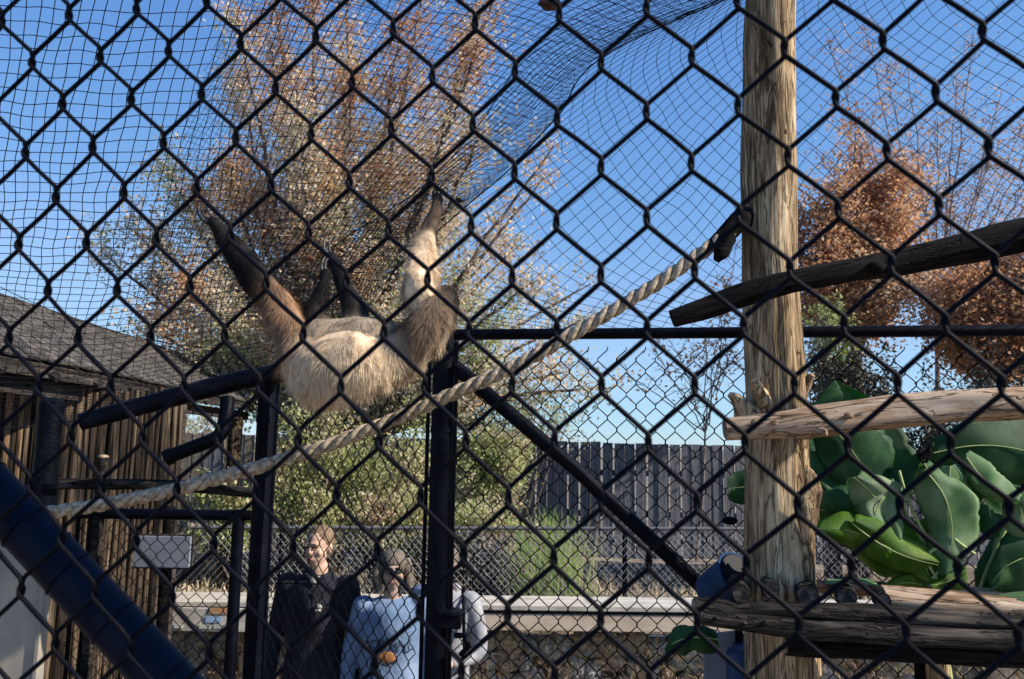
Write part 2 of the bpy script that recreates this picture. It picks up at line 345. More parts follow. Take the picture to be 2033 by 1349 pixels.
# diagonal brace tube just behind the near fence
p0, p1 = P(-160, 820, .848), P(470, 1500, .795)
bt = MB(); bt.tube([p0.lerp(p1, k/12) for k in range(13)], 0.0245, 28)
bo = empty('diagonal_brace_pipe', p1, 'dark blue diagonal steel pipe crossing the lower left corner behind the close fence', 'pipe')
bt.obj('pipe', M_BLUEPIPE, bo, True)
for k in (0.10, .22, .36, .50, .64, .80):
    c = p0.lerp(p1, k); d = (p1-p0).normalized(); sd = Vector((0.55, 0, 0.83)).normalized(); sd = (sd - d*sd.dot(d)).normalized(); bk = d.cross(sd)
    ring = [c + (sd*math.cos(a)+bk*math.sin(a))*0.0253 + d*0.004*math.sin(a*1) for a in [2*math.pi*j/20 for j in range(21)]]
    MB().tube(ring, 0.0009, 5).obj('wire_tie', M_VINYL, bo, True)

# ------------------------------------------------------------------ far cage fences
def panel_wires(parent, a, b, zb, zt, hoff=0.0, mat=M_VINYL2, r=0.0024, skip=None):
    a = Vector((a[0], a[1], 0)); b = Vector((b[0], b[1], 0)); d = b-a; L = d.length; ang = math.atan2(d.y, d.x)
    s = 0.039; H = 0.0958; n = int(L/s); nper = int((zt-zb)/H)
    me = wire_mesh('wire', s, H, nper, r, 5, .0008, .003, False); first = None
    for k in range(n):
        c = a + d*(k*s/L); z = zb + hoff + (H/2 if k % 2 else 0)
        if first is None:
            o = mkobj('wire', me, mat); first = o
        else: o = first.copy(); COL.objects.link(o)
        o.parent = parent; o.matrix_parent_inverse = Matrix.Translation(parent.location).inverted()
        o.matrix_world = Matrix.Translation((c.x+rnd.uniform(-.0012, .0012), c.y, z+rnd.uniform(-.001, .001))) @ Matrix.Rotation(ang, 4, 'Z')
def vpost(px0, py0, px1, Yp, r, zb=0.0):
    """vertical steel post whose top is seen at px0,py0"""
    t = P(px0, py0, Yp); return Vector((t.x, t.y, zb)), t
# right cage fence
Cb, Ct = vpost(884, 668, 884, 3.42, .053)
rail_l = P(884, 665, 3.42); rail_r = P(2250, 655, 3.06)
cf = empty('cage_fence', Cb, 'black rear cage fence with long top rail and diagonal brace, right of thick post', 'chain link fence')
MB().tube([Cb, Ct+Vector((0, 0, .01))], 0.049, 24).obj('post', M_STEEL, cf, True)
MB().tube([rail_l.lerp(rail_r, k/8) for k in range(9)], 0.0235, 16).obj('top_rail', M_STEEL, cf, True)
MB().tube([P(903, 728, 3.38), P(1150, 938, 3.34), P(1420, 1190, 3.3)], 0.030, 16).obj('brace', M_STEEL, cf, True)
MB().tube([(P(908, 700, 3.39).x, 3.39, .05), P(908, 680, 3.39)], 0.0075, 8).obj('tension_bar', M_STEEL, cf, True)
for z in (.5, 1.1, 1.7, 2.25, 2.6):
    MB().tube([(Cb.x, Cb.y, z), (Cb.x, Cb.y, z+.02)], 0.052, 24).obj('clamp', M_STEEL, cf, True)
lb = P(893, 1232, 3.36)
MB().box(lb, (.095, .08, .055)).obj('latch_box', M_STEEL, cf, bevel=.006)
MB().tube([lb+Vector((0, -.01, .03)), lb+Vector((0, -.01, .042))], .055, 16).obj('latch_cap', M_STEEL, cf, True)
MB().tube([P(905, 1262, 3.34), P(925, 1262, 3.30), P(930, 1285, 3.30), P(915, 1300, 3.33)], .012, 8).obj('latch_handle', M_STEEL, cf, True)
panel_wires(cf, P(912, 700, 3.40), P(2250, 700, 3.07), 0.02, rail_l.z-.01, 0.0)
zt = rail_l.z
# left cage fence from thick post to slimmer post
Bb, Bt = vpost(533, 745, 533, 4.3, .047)
lf = empty('cage_fence', Bb, 'narrow rear cage panel of chain link between slim post and thick post', 'chain link fence')
MB().tube([Bb, Bt+Vector((0, 0, .02))], 0.047, 20).obj('post', M_STEEL, lf, True)
MB().tube([P(533, 742, 4.28), P(700, 715, 3.9), Ct+Vector((0, 0, -.02))], 0.03, 14).obj('top_rail', M_STEEL, lf, True)
tb = P(553, 760, 4.24); MB().tube([(tb.x, tb.y, .05), tb], .010, 8).obj('tension_bar', M_STEEL, lf, True)
tb = P(853, 720, 3.46); MB().tube([(tb.x, tb.y, .05), tb], .0085, 8).obj('tension_bar', M_STEEL, lf, True)
for z in (.55, 1.2, 1.8, 2.3): MB().tube([(Bb.x, Bb.y, z), (Bb.x, Bb.y, z+.025)], 0.051, 20).obj('clamp', M_STEEL, lf, True)
panel_wires(lf, P(556, 700, 4.24), P(850, 700, 3.47), 0.03, Bt.z-.08, .02)
MB().tube([P(548, 1158, 4.27), P(636, 1160, 4.0)], .004, 6).obj('tie_rod', M_STEEL, lf, True)
# sloping tube and left post
Ab = P(112, 700, 4.0); Ab = Vector((Ab.x, 4.0, 0))
lp = empty('steel_post', Ab, 'black steel post at the far left in front of the log wall', 'post')
MB().tube([Ab, (Ab.x, 4.0, P(112, 800, 4.0).z)], .058, 20).obj('shaft', M_STEEL, lp, True)
MB().tube([(Ab.x, 4.0, P(112, 800, 4.0).z), (Ab.x, 4.0, P(112, 790, 4.0).z)], [.062, .03], 20).obj('cap', M_STEEL, lp, True)
for yy in (960, 1060): MB().tube([P(112, yy, 4.0), P(112, yy+10, 4.0)], .063, 20).obj('band', M_STEEL, lp, True)
st = empty('steel_tube', P(560, 745, 4.22), 'thick black tube sloping down leftward from the slim post top', 'steel tube')
pth = [P(572, 738, 4.24), P(480, 755, 4.2), P(380, 780, 4.15), P(260, 812, 4.1), P(160, 838, 4.05)]
MB().tube(pth, [.050, .052, .050, .046, .044], 20).obj('tube', M_STEEL, st, True)
MB().tube([P(566, 739, 4.23), P(556, 741, 4.23)], .056, 20).obj('collar', M_STEEL, st, True)
ca = empty('bent_pipe', P(345, 905, 4.1), 'short bent black pipe curving down beneath the sloping tube', 'pipe')
MB().tube([Vector(q) for q in smooth_path([tuple(P(452, 790, 4.15)), tuple(P(447, 835, 4.12)), tuple(P(432, 868, 4.1)), tuple(P(385, 888, 4.1)), tuple(P(340, 905, 4.1))], 5)],
          .036, 14).obj('pipe', M_STEEL, ca, True)
MB().tube([P(342, 904, 4.1), P(330, 910, 4.1)], .042, 14).obj('end_cap', M_STEEL, ca, True)
# gate
g0, g1 = P(475, 1020, 4.6), P(150, 1020, 4.6)
gt = empty('mesh_gate', (g0.x, g0.y, 0), 'low black framed chain link gate left of the slim post', 'gate')
MB().tube([(g0.x, g0.y, .03), P(475, 1012, 4.6)], .033, 14).obj('gate_post', M_STEEL, gt, True)
MB().tube([P(500, 1024, 4.6), P(150, 1019, 4.6)], .030, 14).obj('top_rail', M_STEEL, gt, True)
for px_ in (182, 157):
    q = P(px_, 1022, 4.6); MB().tube([(q.x, q.y, .03), q], .011, 10).obj('upright', M_STEEL, gt, True)
panel_wires(gt, g1, g0, .03, P(475, 1030, 4.6).z)

# ------------------------------------------------------------------ net roof
Lc = [[(-150,870,4.1),(200,830,4.2),(560,745,4.3),(890,668,3.44)],
      [(-170,650,3.3),(200,655,3.35),(520,610,3.5),(745,600,3.35)],
      [(-170,490,2.45),(220,470,2.5),(560,450,2.95),(850,400,3.12)],
      [(-170,290,2.1),(230,275,2.15),(620,240,2.7),(1020,262,3.08)],
      [(-170,60,1.95),(270,50,2.0),(700,30,2.5),(1190,105,3.0)],
      [(-170,-170,1.8),(300,-180,1.85),(780,-190,2.3),(1480,-20,2.92)]]
Rc = [[(890,668,3.44),(1300,662,3.33),(1720,658,3.21),(2260,655,3.07)],
      [(745,600,3.35),(1240,570,3.08),(1700,565,2.98),(2260,560,2.92)],
      [(850,400,3.12),(1280,400,2.98),(1710,380,2.92),(2260,380,2.88)],
      [(1020,262,3.08),(1330,230,2.96),(1730,200,2.9),(2260,200,2.84)],
      [(1190,105,3.0),(1430,70,2.93),(1760,40,2.88),(2260,30,2.82)],
      [(1480,-20,2.92),(1620,-110,2.9),(1900,-140,2.82),(2260,-160,2.78)]]
def surf(ctrl):
    G = np.array([[tuple(P(*c)) for c in row] for row in ctrl]); nr, nc = G.shape[:2]
    def cr(A, t):
        m = len(A); t = min(max(t, 0), .99999)*(m-1); i = int(t); t -= i
        p0 = A[i-1] if i > 0 else 2*A[0]-A[1]; p1 = A[i]; p2 = A[i+1]; p3 = A[i+2] if i+2 < m else 2*A[-1]-A[-2]
        return 0.5*((2*p1)+(-p0+p2)*t+(2*p0-5*p1+4*p2-p3)*t*t+(-p0+3*p1-3*p2+p3)*t**3)
    def f(u, v):
        rows = np.array([cr(G[r], u) for r in range(nr)]); return cr(rows, v)
    # pre-sample for speed
    NU, NV = 60, 60
    T = np.array([[f(i/NU, j/NV) for i in range(NU+1)] for j in range(NV+1)])
    def g(u, v):
        u = min(max(u, 0), .9999)*NU; v = min(max(v, 0), .9999)*NV; i, j = int(u), int(v); a, b = u-i, v-j
        return T[j,i]*(1-a)*(1-b)+T[j,i+1]*a*(1-b)+T[j+1,i]*(1-a)*b+T[j+1,i+1]*a*b
    return g
def lattice(g, wid, hei, ang, cell, r, umap=lambda u: u, vmap=lambda v: v, step=0.03, wobble=.007, seed=0.0):
    m = MB(); ca, sa = math.cos(ang), math.sin(ang); R0 = math.hypot(wid, hei)
    for fam in (0, 1):
        dx, dy = (ca, sa) if fam == 0 else (-sa, ca); nxx, nyy = -dy, dx
        k = -int(R0/cell)
        while k*cell < R0:
            off = k*cell; k += 1; run = []
            nst = int(2*R0/step)
            for q in range(nst+1):
                t = -R0 + q*step; a = wid/2 + nxx*off + dx*t; b = hei/2 + nyy*off + dy*t
                a += wobble*mnoise.noise(Vector((a*7, b*7, seed)))*2; b += wobble*mnoise.noise(Vector((a*7, b*7, seed+8)))*2
                if 0 <= a <= wid and 0 <= b <= hei:
                    p = g(umap(a/wid), vmap(b/hei))
                    sg = .012*mnoise.noise(Vector((a*2.2, b*2.2, seed+4)))
                    run.append(Vector(p)+Vector((sg, sg, sg)))
                else:
                    if len(run) > 2: m.tube(run, r, 3, False)
                    run = []
            if len(run) > 2: m.tube(run, r, 3, False)
    return m
gL, gR = surf(Lc), surf(Rc)
net = empty('roof_net', rail_l, 'sagging black twine net forming the roof of the cage, seen against the sky', 'net')
o = lattice(gL, 3.05, 3.3, R(-4), .050, .00145, umap=lambda u: 1-(1-u)**1.30, vmap=lambda v: v**1.75, step=.035, seed=1.0).obj('netting', M_NET, net); tag(o, kind='stuff')
o = lattice(gR, 2.6, 1.75, R(-38), .050, .00130, step=.035, seed=22.0).obj('netting', M_NET, net); tag(o, kind='stuff')
Mc = [[(250,650,3.6),(500,640,3.65),(745,610,3.4)],
      [(300,480,3.0),(560,470,3.15),(835,430,3.14)],
      [(360,270,2.75),(640,260,2.9),(1010,275,3.1)],
      [(430,60,2.6),(720,50,2.75),(1185,118,3.0)],
      [(480,-150,2.45),(840,-150,2.55),(1470,-10,2.92)]]
o = lattice(surf(Mc), 1.35, 1.75, R(-16), .0225, .00085, step=.03, wobble=.008, seed=44.0).obj('netting', M_NET, net); tag(o, kind='stuff')
# gathered fold beside the seam: a doubled strip with tight meshes
Sc = [[(560,640,3.4),(640,640,3.38),(745,602,3.33)],
      [(600,540,3.2),(690,560,3.2),(790,530,3.2)],
      [(690,470,3.05),(770,480,3.05),(870,455,3.08)],
      [(840,370,2.98),(900,390,3.0),(1000,345,3.03)],
      [(960,235,2.92),(1040,250,2.95),(1110,225,2.98)],
      [(1070,80,2.88),(1140,110,2.9),(1195,112,2.94)],
      [(1290,-60,2.84),(1400,-40,2.86),(1480,-20,2.88)]]
gS = surf(Sc)
o = lattice(gS, 0.42, 2.1, R(-14), .022, .00115, step=.025, wobble=.006, seed=31.0).obj('netting', M_NET, net); tag(o, kind='stuff')
MB().tube([Vector(gS(1, k/40)) + Vector((.003*math.sin(k), 0, -.003)) for k in range(41)], .0028, 6).obj('seam_cord', M_NET, net, True)
MB().tube([Vector(gS(0.0, k/40)) + Vector((.003*math.sin(k*1.7), 0, 0)) for k in range(10, 36)], .0022, 6).obj('seam_cord', M_NET, net, True)
for q, (x0, y0, x1, y1, dep) in enumerate(((-20, 560, 520, 690, .08), (200, 560, 560, 620, .06))):
    a, b = P(x0, y0, 2.9), P(x1, y1, 3.5)
    MB().tube([a.lerp(b, k/16)+Vector((0, 0, -dep*4*(k/16)*(1-k/16))) for k in range(17)], .0016, 5).obj('loose_twine', M_NET, net, True)
def dryleaf(px, py, Y, r, lab):
    m = MB(); c = P(px, py, Y)
    m.ell((0, 0, 0), (r, r*.5, r*.75), nu=9, nv=7)
    for i, v in enumerate(m.v):
        m.v[i] = c + v*(1+.7*mnoise.noise(v*60+Vector((px, 0, 0))))
    o = m.obj('dead_leaf', M_DEAD, None, True); o2 = o; tag(o2, lab, 'dead leaf', 'dead leaves caught in the net')
dryleaf(615, 513, 3.05, .020, 'dark withered leaf clump in the net left of the sloth\'s two middle limbs')
dryleaf(911, 398, 3.03, .014, 'small dark dead leaf on the net just right of the sloth\'s upper hand')
dryleaf(1092, 8, 2.9, .042, 'large rusty leaf clump lying on the net at the top edge')

# ------------------------------------------------------------------ tall wooden post
pp = smooth_path([(1530,-330,2.75,.082),(1528,0,2.75,.086),(1527,200,2.75,.091),(1527,450,2.75,.092),(1533,600,2.75,.096),(1539,760,2.75,.101),(1541,900,2.75,.103),(1545,1000,2.75,.110),(1548,1130,2.75,.116),(1552,1400,2.75,.120)], 14)
wp = empty('wooden_post', (P(1552, 1400, 2.75).x, 2.75, 0), 'tall weathered cedar post with knots standing inside the cage', 'wooden post')
pts = [P(a[0], a[1], a[2]) for a in pp]; pts.append(Vector((pts[-1].x, 2.75, 0)))
mt = MB(); mt.tube(pts, list(pp[:, 3])+[.125], 64, wob=.10, wobf=3.0, ridges=.10)
mt.obj('trunk', M_POST, wp, True)
def stub(pl, rr, mat, flat=1.0, name='branch_stub', par=wp, seg=14, sd=0):
    sp = smooth_path([tuple(P(*q))+(r_,) for q, r_ in zip(pl, rr)], 5)
    MB().tube([Vector(a[:3]) for a in sp], [a[3] for a in sp], seg, wob=.35, wobf=18, flat=flat, seed=sd).obj(name, mat, par, True)
stub([(1530,870,2.74),(1490,830,2.72),(1465,795,2.70),(1447,783,2.70)], [.075,.062,.030,.010], M_POST, .7)
stub([(1530,815,2.70),(1512,785,2.66),(1497,756,2.63)], [.032,.022,.012], M_POST, 1, sd=3)
stub([(1580,790,2.74),(1600,762,2.72),(1612,744,2.70)], [.028,.018,.010], M_POST, 1, sd=5)
stub([(1560,1190,2.70),(1588,1060,2.69),(1601,1000,2.68),(1606,955,2.69),(1590,925,2.71)], [.068,.052,.045,.034,.018], M_POST, .8, sd=7)
for (kx, ky, kr) in ((1566, 296, .010), (1540, 305, .007), (1560, 262, .008), (1530, 590, .009), (1548, 655, .008)):
    MB().ell(P(kx, ky, 2.665), (kr, .006, kr*1.5), nu=8, nv=6).obj('knot', M_DEAD, wp, True)

# ------------------------------------------------------------------ rope
rp = smooth_path([(70,1022,2.85),(200,1003,2.84),(350,972,2.82),(520,926,2.80),(650,885,2.77),(800,826,2.74),(900,782,2.72),(1020,728,2.70),(1150,656,2.69),(1300,566,2.68),(1400,497,2.68),(1455,455,2.69)], 60)
ctr = [P(*a) for a in rp]
ro = empty('rope', ctr[0], 'thick twisted three strand rope slung across the cage up to the tall post', 'rope')
cum = [0]
for i in range(1, len(ctr)): cum.append(cum[-1]+(ctr[i]-ctr[i-1]).length)
for k in range(3):
    pts = []
    for i, c in enumerate(ctr):
        t = (ctr[min(i+1, len(ctr)-1)]-ctr[max(i-1, 0)]).normalized(); nx = t.cross(Vector((0, 1, 0))).normalized(); ny = t.cross(nx)
        a = -cum[i]/.155*2*math.pi + k*2*math.pi/3
        pts.append(c+(nx*math.cos(a)+ny*math.sin(a))*.0122)
    MB().tube(pts, .0128, 9, wob=.05, wobf=60).obj('strand', M_ROPE, ro, True)
# rope end knot (fray) and limb it is tied to
lm = empty('branch_limb', P(1475, 445, 2.72), 'short dark broken limb on the left of the tall post where the rope is tied', 'branch')
stub([(1500,425,2.74),(1470,440,2.71),(1440,465,2.69),(1410,492,2.68),(1388,505,2.68)], [.044,.040,.032,.022,.010], M_LOGDARK, .9, 'limb', lm, sd=2)
stub([(1448,470,2.67),(1432,500,2.66),(1422,518,2.66)], [.026,.026,.012], M_LOGDARK, 1, 'lump', lm, sd=4)

# ------------------------------------------------------------------ logs and platform
def log(pl, rr, mat, lab, cat='log', grp=None, seg=24, wob=.22, name='perch_log', ends=True, sd=0.0, knots=()):
    c0 = P(*pl[0]); top = empty(name, c0, lab, cat, grp)
    sp = smooth_path([tuple(P(*q))+(r_,) for q, r_ in zip(pl, rr)], 10)
    # local frame so the grain runs along x
    a, b = Vector(sp[0][:3]), Vector(sp[-1][:3]); rot = (b-a).to_track_quat('X', 'Z'); inv = rot.inverted()
    m = MB(); m.tube([inv @ (Vector(q[:3])-a) for q in sp], [q[3] for q in sp], seg, wob=wob, wobf=5, ridges=.16, seed=sd)
    o = m.obj('bark', mat, None, True); o.parent = top; o.rotation_mode = 'QUATERNION'; o.rotation_quaternion = rot
    if ends:
        d = (Vector(sp[1][:3])-a).normalized()
        MB().tube([a-d*.004, a+d*.004], rr[0]*.84, 14, wob=.15, wobf=1, seed=sd).obj('cut_end', M_ENDDARK if name == 'cross_log' else M_ENDGRAIN, top, True)
    for (kx, ky, kY, kr) in knots:
        MB().ell(P(kx, ky, kY), (kr*1.5, kr, kr), nu=10, nv=7).obj('knot', mat, top, True)
    return top
log([(1335,634,2.50),(1420,604,2.49),(1500,578,2.48),(1640,545,2.46),(1800,518,2.45),(2033,466,2.42),(2300,405,2.38)], [.029,.036,.038,.037,.044,.056,.060], M_LOGDARK,
    'bark covered log in shade slanting up to the right across the tall post', ends=False, knots=((1740,530,2.41,.018),(1560,572,2.45,.014)), sd=1.5)
log([(1440,852,2.52),(1520,846,2.51),(1640,834,2.50),(1800,816,2.49),(2033,799,2.46),(2300,785,2.42)], [.034,.040,.046,.050,.050,.052], M_LOGLIGHT,
    'peeled reddish tan log lying across the tall post at its middle', knots=((1500,838,2.47,.010),(1537,840,2.465,.008),(1685,826,2.445,.010)), sd=3.3)
stub([(1590,862,2.52),(1625,857,2.47),(1642,858,2.45)], [.018,.016,.010], M_LOGLIGHT, 1, 'branch_stub', bpy.data.objects['perch_log.001'], sd=9)
pf = 'logs of the log platform'
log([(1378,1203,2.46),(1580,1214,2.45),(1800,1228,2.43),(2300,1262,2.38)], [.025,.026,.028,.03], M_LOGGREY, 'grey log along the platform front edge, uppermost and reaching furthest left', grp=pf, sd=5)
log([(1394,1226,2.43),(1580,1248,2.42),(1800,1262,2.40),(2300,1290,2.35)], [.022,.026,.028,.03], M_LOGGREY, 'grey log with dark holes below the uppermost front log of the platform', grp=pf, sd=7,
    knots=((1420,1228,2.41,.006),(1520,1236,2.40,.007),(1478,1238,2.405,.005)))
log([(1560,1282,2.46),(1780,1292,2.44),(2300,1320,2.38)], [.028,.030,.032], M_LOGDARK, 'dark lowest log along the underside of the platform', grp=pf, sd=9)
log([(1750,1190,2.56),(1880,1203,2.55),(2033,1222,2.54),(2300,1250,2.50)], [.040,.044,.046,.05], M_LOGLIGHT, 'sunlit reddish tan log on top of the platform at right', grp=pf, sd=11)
log([(1555,1164,3.00),(1700,1168,2.98),(1900,1180,2.95),(2300,1200,2.9)], [.022,.024,.026,.03], M_LOGLIGHT, 'thin pale log at the back edge of the platform', grp=pf, sd=13)
for i, (x, y, r_, lab) in enumerate(((1470,1180,.028,'leftmost cross log end of the platform, grey'),(1530,1172,.026,'pale rimmed cross log end left under the tall post'),
        (1604,1184,.036,'thick shadowed cross log end right of the pale rimmed one'),(1680,1188,.030,'shadowed cross log end left of the sunlit top log'),(1752,1196,.026,'dark cross log end beside the sunlit top log'),
        (1850,1244,.026,'cross log end hidden beneath the sunlit top log'))):
    log([(x,y,2.44+.012*i),(x-6,y-14,2.75),(x-10,y-26,3.02)], [r_,r_,r_], M_LOGGREY, lab, grp='cross logs of the log platform', name='cross_log', sd=20+i)
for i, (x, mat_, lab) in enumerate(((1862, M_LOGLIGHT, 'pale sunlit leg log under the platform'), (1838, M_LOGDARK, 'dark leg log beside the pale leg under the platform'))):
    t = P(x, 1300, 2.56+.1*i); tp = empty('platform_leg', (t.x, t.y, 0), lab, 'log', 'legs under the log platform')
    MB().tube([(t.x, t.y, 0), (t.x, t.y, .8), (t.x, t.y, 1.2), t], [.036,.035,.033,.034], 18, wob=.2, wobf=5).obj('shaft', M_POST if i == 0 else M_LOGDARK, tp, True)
    MB().tube([(t.x, t.y, 0.0), (t.x, t.y, .03)], .05, 18).obj('foot', M_LOGDARK, tp, True)

# ------------------------------------------------------------------ blue things by the platform
bb = empty('blue_bucket', P(1435, 1185, 3.15), 'blue plastic bucket lying tilted at the left end of the platform', 'bucket')
c0, c1 = P(1408, 1178, 3.18), P(1462, 1140, 3.05)
MB().tube([c0, c0.lerp(c1, .05), c0.lerp(c1, .95), c1, c1+(c1-c0)*.04], [.050, .068, .078, .084, .084], 24).obj('shell', M_BLUEPL, bb, True)
MB().tube([c1+(c1-c0)*.05, c1+(c1-c0)*.08], [.076, .07], 24).obj('lid', M_STEEL, bb, True)
bl = empty('blue_barrel', (P(1540, 1349, 3.0).x, 3.0, .0), 'slate blue plastic barrel in the shade under the platform', 'barrel')
c = P(1530, 1290, 3.0)
MB().tube([(c.x, 3.0, 0), (c.x, 3.0, .05), (c.x, 3.0, .7), (c.x, 3.0, .75), (c.x, 3.0, c.z-.02), (c.x, 3.0, c.z)], [.15, .16, .165, .16, .155, .12], 30).obj('drum', M_TARP, bl, True)
MB().tube([(c.x, 3.0, c.z), (c.x, 3.0, c.z+.01)], .13, 30).obj('lid', M_TARP, bl, True)
gp = empty('grey_panel', (P(1440, 1300, 3.08).x, 3.08, 0), 'slate grey board leaning below the left end of the platform', 'board')
m = MB(); a = P(1398, 1262, 3.08); b = P(1476, 1252, 3.08)
m.v = [Vector((a.x, 3.08, .5)), Vector((b.x, 3.08, .5)), b, a, Vector((a.x, 3.10, .5)), Vector((b.x, 3.10, .5)), b+Vector((0, .02, 0)), a+Vector((0, .02, 0))]
m.f = [(0,1,2,3),(7,6,5,4),(0,4,5,1),(3,2,6,7),(0,3,7,4),(1,5,6,2)]
m.obj('board', M_GREYBOARD, gp); MB().tube([Vector((b.x-.02, 3.07, .02)), b+Vector((-.02, -.01, 0))], .014, 8).obj('batten', M_LOGDARK, gp, True)
hg = empty('black_dish', P(1450, 1036, 3.25), 'small black oval feeding dish hung on the rear fence left of the tall post', 'dish')
MB().ell(P(1449, 1034, 3.22), (.032, .03, .016)).obj('bowl', M_VINYL2, hg, True)
MB().tube([P(1449, 1030, 3.24), P(1452, 1000, 3.3)], .002, 6).obj('hook', M_VINYL2, hg, True)

# ------------------------------------------------------------------ broad leaves plant
def broadleaf(Lp, Mp, Rp, parent, n=9, mat=None):
    A, B, C = (smooth_path([tuple(P(*q)) for q in s_], n) for s_ in (Lp, Mp, Rp)); n_m = min(len(A), len(B), len(C)); A, B, C = A[:n_m], B[:n_m], C[:n_m]; B = B*.55 + (A+C)*.225; rows = min(len(A), len(B), len(C)); m = MB(); K = 14; uvs = []
    for i in range(rows):
        for k in range(K+1):
            t = k/K
            w_e = .10*mnoise.noise(Vector((i*.55, (0 if t < .5 else 7), A[0][2]*5)))*(abs(t-.5)*2)**3; tt_ = .5+(t-.5)*(1-abs(w_e)*1.6)
            q = A[i]*(1-tt_)*(1-2*tt_) + B[i]*4*tt_*(1-tt_) + C[i]*tt_*(2*tt_-1)
            z = .004*math.sin(i*.5+k*.15)*abs(t-.5)*2 + .020*mnoise.noise(Vector((i*.13, k*.16, A[0][0]*9)))
            m.v.append(Vector(q)+Vector((0, z, z*.5))); uvs.append((t, i/rows*1.5+abs(t-.5)*.8))
    for i in range(rows-1):
        for k in range(K): a = i*(K+1)+k; m.f.append((a, a+1, a+K+2, a+K+1))
    me = m.mesh('leaf', True); ul = me.uv_layers.new(name='UVMap')
    for l in me.loops: ul.data[l.index].uv = uvs[l.vertex_index]
    o = mkobj('leaf', me, mat or M_BANANA); keep(o, parent); sd = o.modifiers.new('s', 'SOLIDIFY'); sd.thickness = .0008
    MB().tube([Vector(q)+Vector((0, -.002, 0)) for q in B], [.0028*(1-.8*i/len(B)) for i in range(len(B))], 6).obj('midrib', M_STALK, parent, True)
M_STALK = flatmat('yellow_green_stalk', (.34, .40, .14), .5)
bp_ = empty('broad_leaf_plant', (P(1850, 1200, 3.0).x, 3.0, 0), 'big leaved tropical plant with crumpled green leaves behind the platform', 'plant')
LV = [
 ([(1700,1010,3.02),(1625,960,3.05),(1592,880,3.08),(1600,820,3.1),(1655,757,3.12)], [(1715,1010,3.05),(1712,950,3.1),(1705,880,3.14),(1690,820,3.16),(1657,757,3.12)], [(1730,1010,3.02),(1835,965,3.02),(1815,890,3.05),(1760,810,3.08),(1660,757,3.12)]),
 ([(1800,1000,2.95),(1735,975,2.93),(1670,965,2.93),(1615,985,2.95),(1606,1010,2.97)], [(1800,1020,2.9),(1735,1010,2.85),(1680,1000,2.84),(1625,1010,2.9),(1607,1015,2.96)], [(1800,1050,2.96),(1730,1090,2.98),(1670,1085,3.0),(1620,1050,3.0),(1608,1020,2.97)]),
 ([(1850,1030,2.95),(1790,1035,2.92),(1730,1045,2.9),(1680,1060,2.92)], [(1850,1060,2.88),(1790,1075,2.84),(1730,1085,2.84),(1680,1075,2.9)], [(1850,1120,2.96),(1800,1150,2.99),(1735,1135,3.0),(1682,1090,2.95)]),
 ([(1760,960,2.9),(1715,985,2.88),(1700,1020,2.88),(1735,1060,2.9)], [(1770,970,2.84),(1745,1000,2.80),(1735,1030,2.80),(1760,1055,2.87)], [(1790,965,2.9),(1785,1000,2.9),(1780,1035,2.9),(1790,1062,2.9)]),
 ([(1872,928,2.86),(1842,975,2.86),(1838,1040,2.86),(1888,1115,2.88)], [(1885,925,2.82),(1882,975,2.78),(1888,1040,2.79),(1900,1120,2.87)], [(1902,922,2.86),(1930,975,2.90),(1938,1050,2.92),(1935,1095,2.92)]),
 ([(1915,935,2.92),(1925,985,2.92),(1935,1040,2.92),(1965,1075,2.93)], [(1925,935,2.9),(1955,985,2.86),(1970,1030,2.87),(1975,1070,2.92)], [(1935,935,2.92),(1985,985,2.92),(1995,1030,2.92),(1985,1062,2.93)]),
 ([(2000,965,2.88),(1988,1000,2.88),(1995,1050,2.9),(2030,1080,2.9)], [(2020,965,2.85),(2020,1000,2.82),(2030,1040,2.83),(2040,1080,2.89)], [(2050,965,2.88),(2070,1000,2.9),(2075,1040,2.9),(2060,1080,2.9)]),
 ([(2140,1010,2.95),(2060,1030,2.92),(1985,1070,2.9),(1960,1150,2.9)], [(2140,1080,2.88),(2060,1090,2.83),(2000,1120,2.82),(1965,1165,2.88)], [(2140,1190,2.93),(2070,1190,2.93),(2010,1185,2.93),(1968,1178,2.9)]),
 ([(2150,830,3.12),(2030,822,3.14),(1930,835,3.14),(1850,875,3.14)], [(2150,900,3.08),(2030,890,3.08),(1930,895,3.09),(1850,895,3.13)], [(2150,990,3.12),(2030,975,3.14),(1930,950,3.14),(1852,915,3.14)]),
 ([(1640,1150,2.72),(1690,1148,2.70),(1740,1156,2.68)], [(1640,1153,2.66),(1690,1153,2.62),(1740,1160,2.62)], [(1640,1160,2.6),(1690,1160,2.56),(1742,1163,2.58)]),
 ([(1980,1180,2.66),(2040,1172,2.62),(2110,1180,2.6)], [(1980,1186,2.6),(2040,1180,2.56),(2110,1188,2.55)], [(1980,1194,2.55),(2040,1194,2.52),(2110,1198,2.5)]),
 ([(1530,930,3.05),(1480,935,3.05),(1443,948,3.05)], [(1530,960,3.0),(1480,965,3.0),(1446,970,3.03)], [(1530,1000,3.05),(1480,1005,3.05),(1445,992,3.05)]),
 ([(1790,1090,2.9),(1800,1130,2.88),(1840,1160,2.86)], [(1820,1085,2.86),(1830,1120,2.82),(1850,1158,2.85)], [(1870,1080,2.9),(1885,1125,2.88),(1870,1160,2.87)]),
 ([(1420,1250,2.9),(1380,1238,2.9),(1340,1250,2.92),(1318,1285,2.93)], [(1425,1265,2.85),(1380,1262,2.83),(1345,1272,2.86),(1320,1290,2.92)], [(1430,1300,2.9),(1385,1300,2.9),(1350,1298,2.92),(1322,1296,2.93)]),
]
for i_, l in enumerate(LV): broadleaf(*l, bp_, mat=M_BANPALE if i_ in (3, 4, 6, 9, 10) else (M_BANYEL if i_ in (2, 12) else M_BANANA))  # lit leaves take the paler copies of the leaf green
rl = random.Random(5)
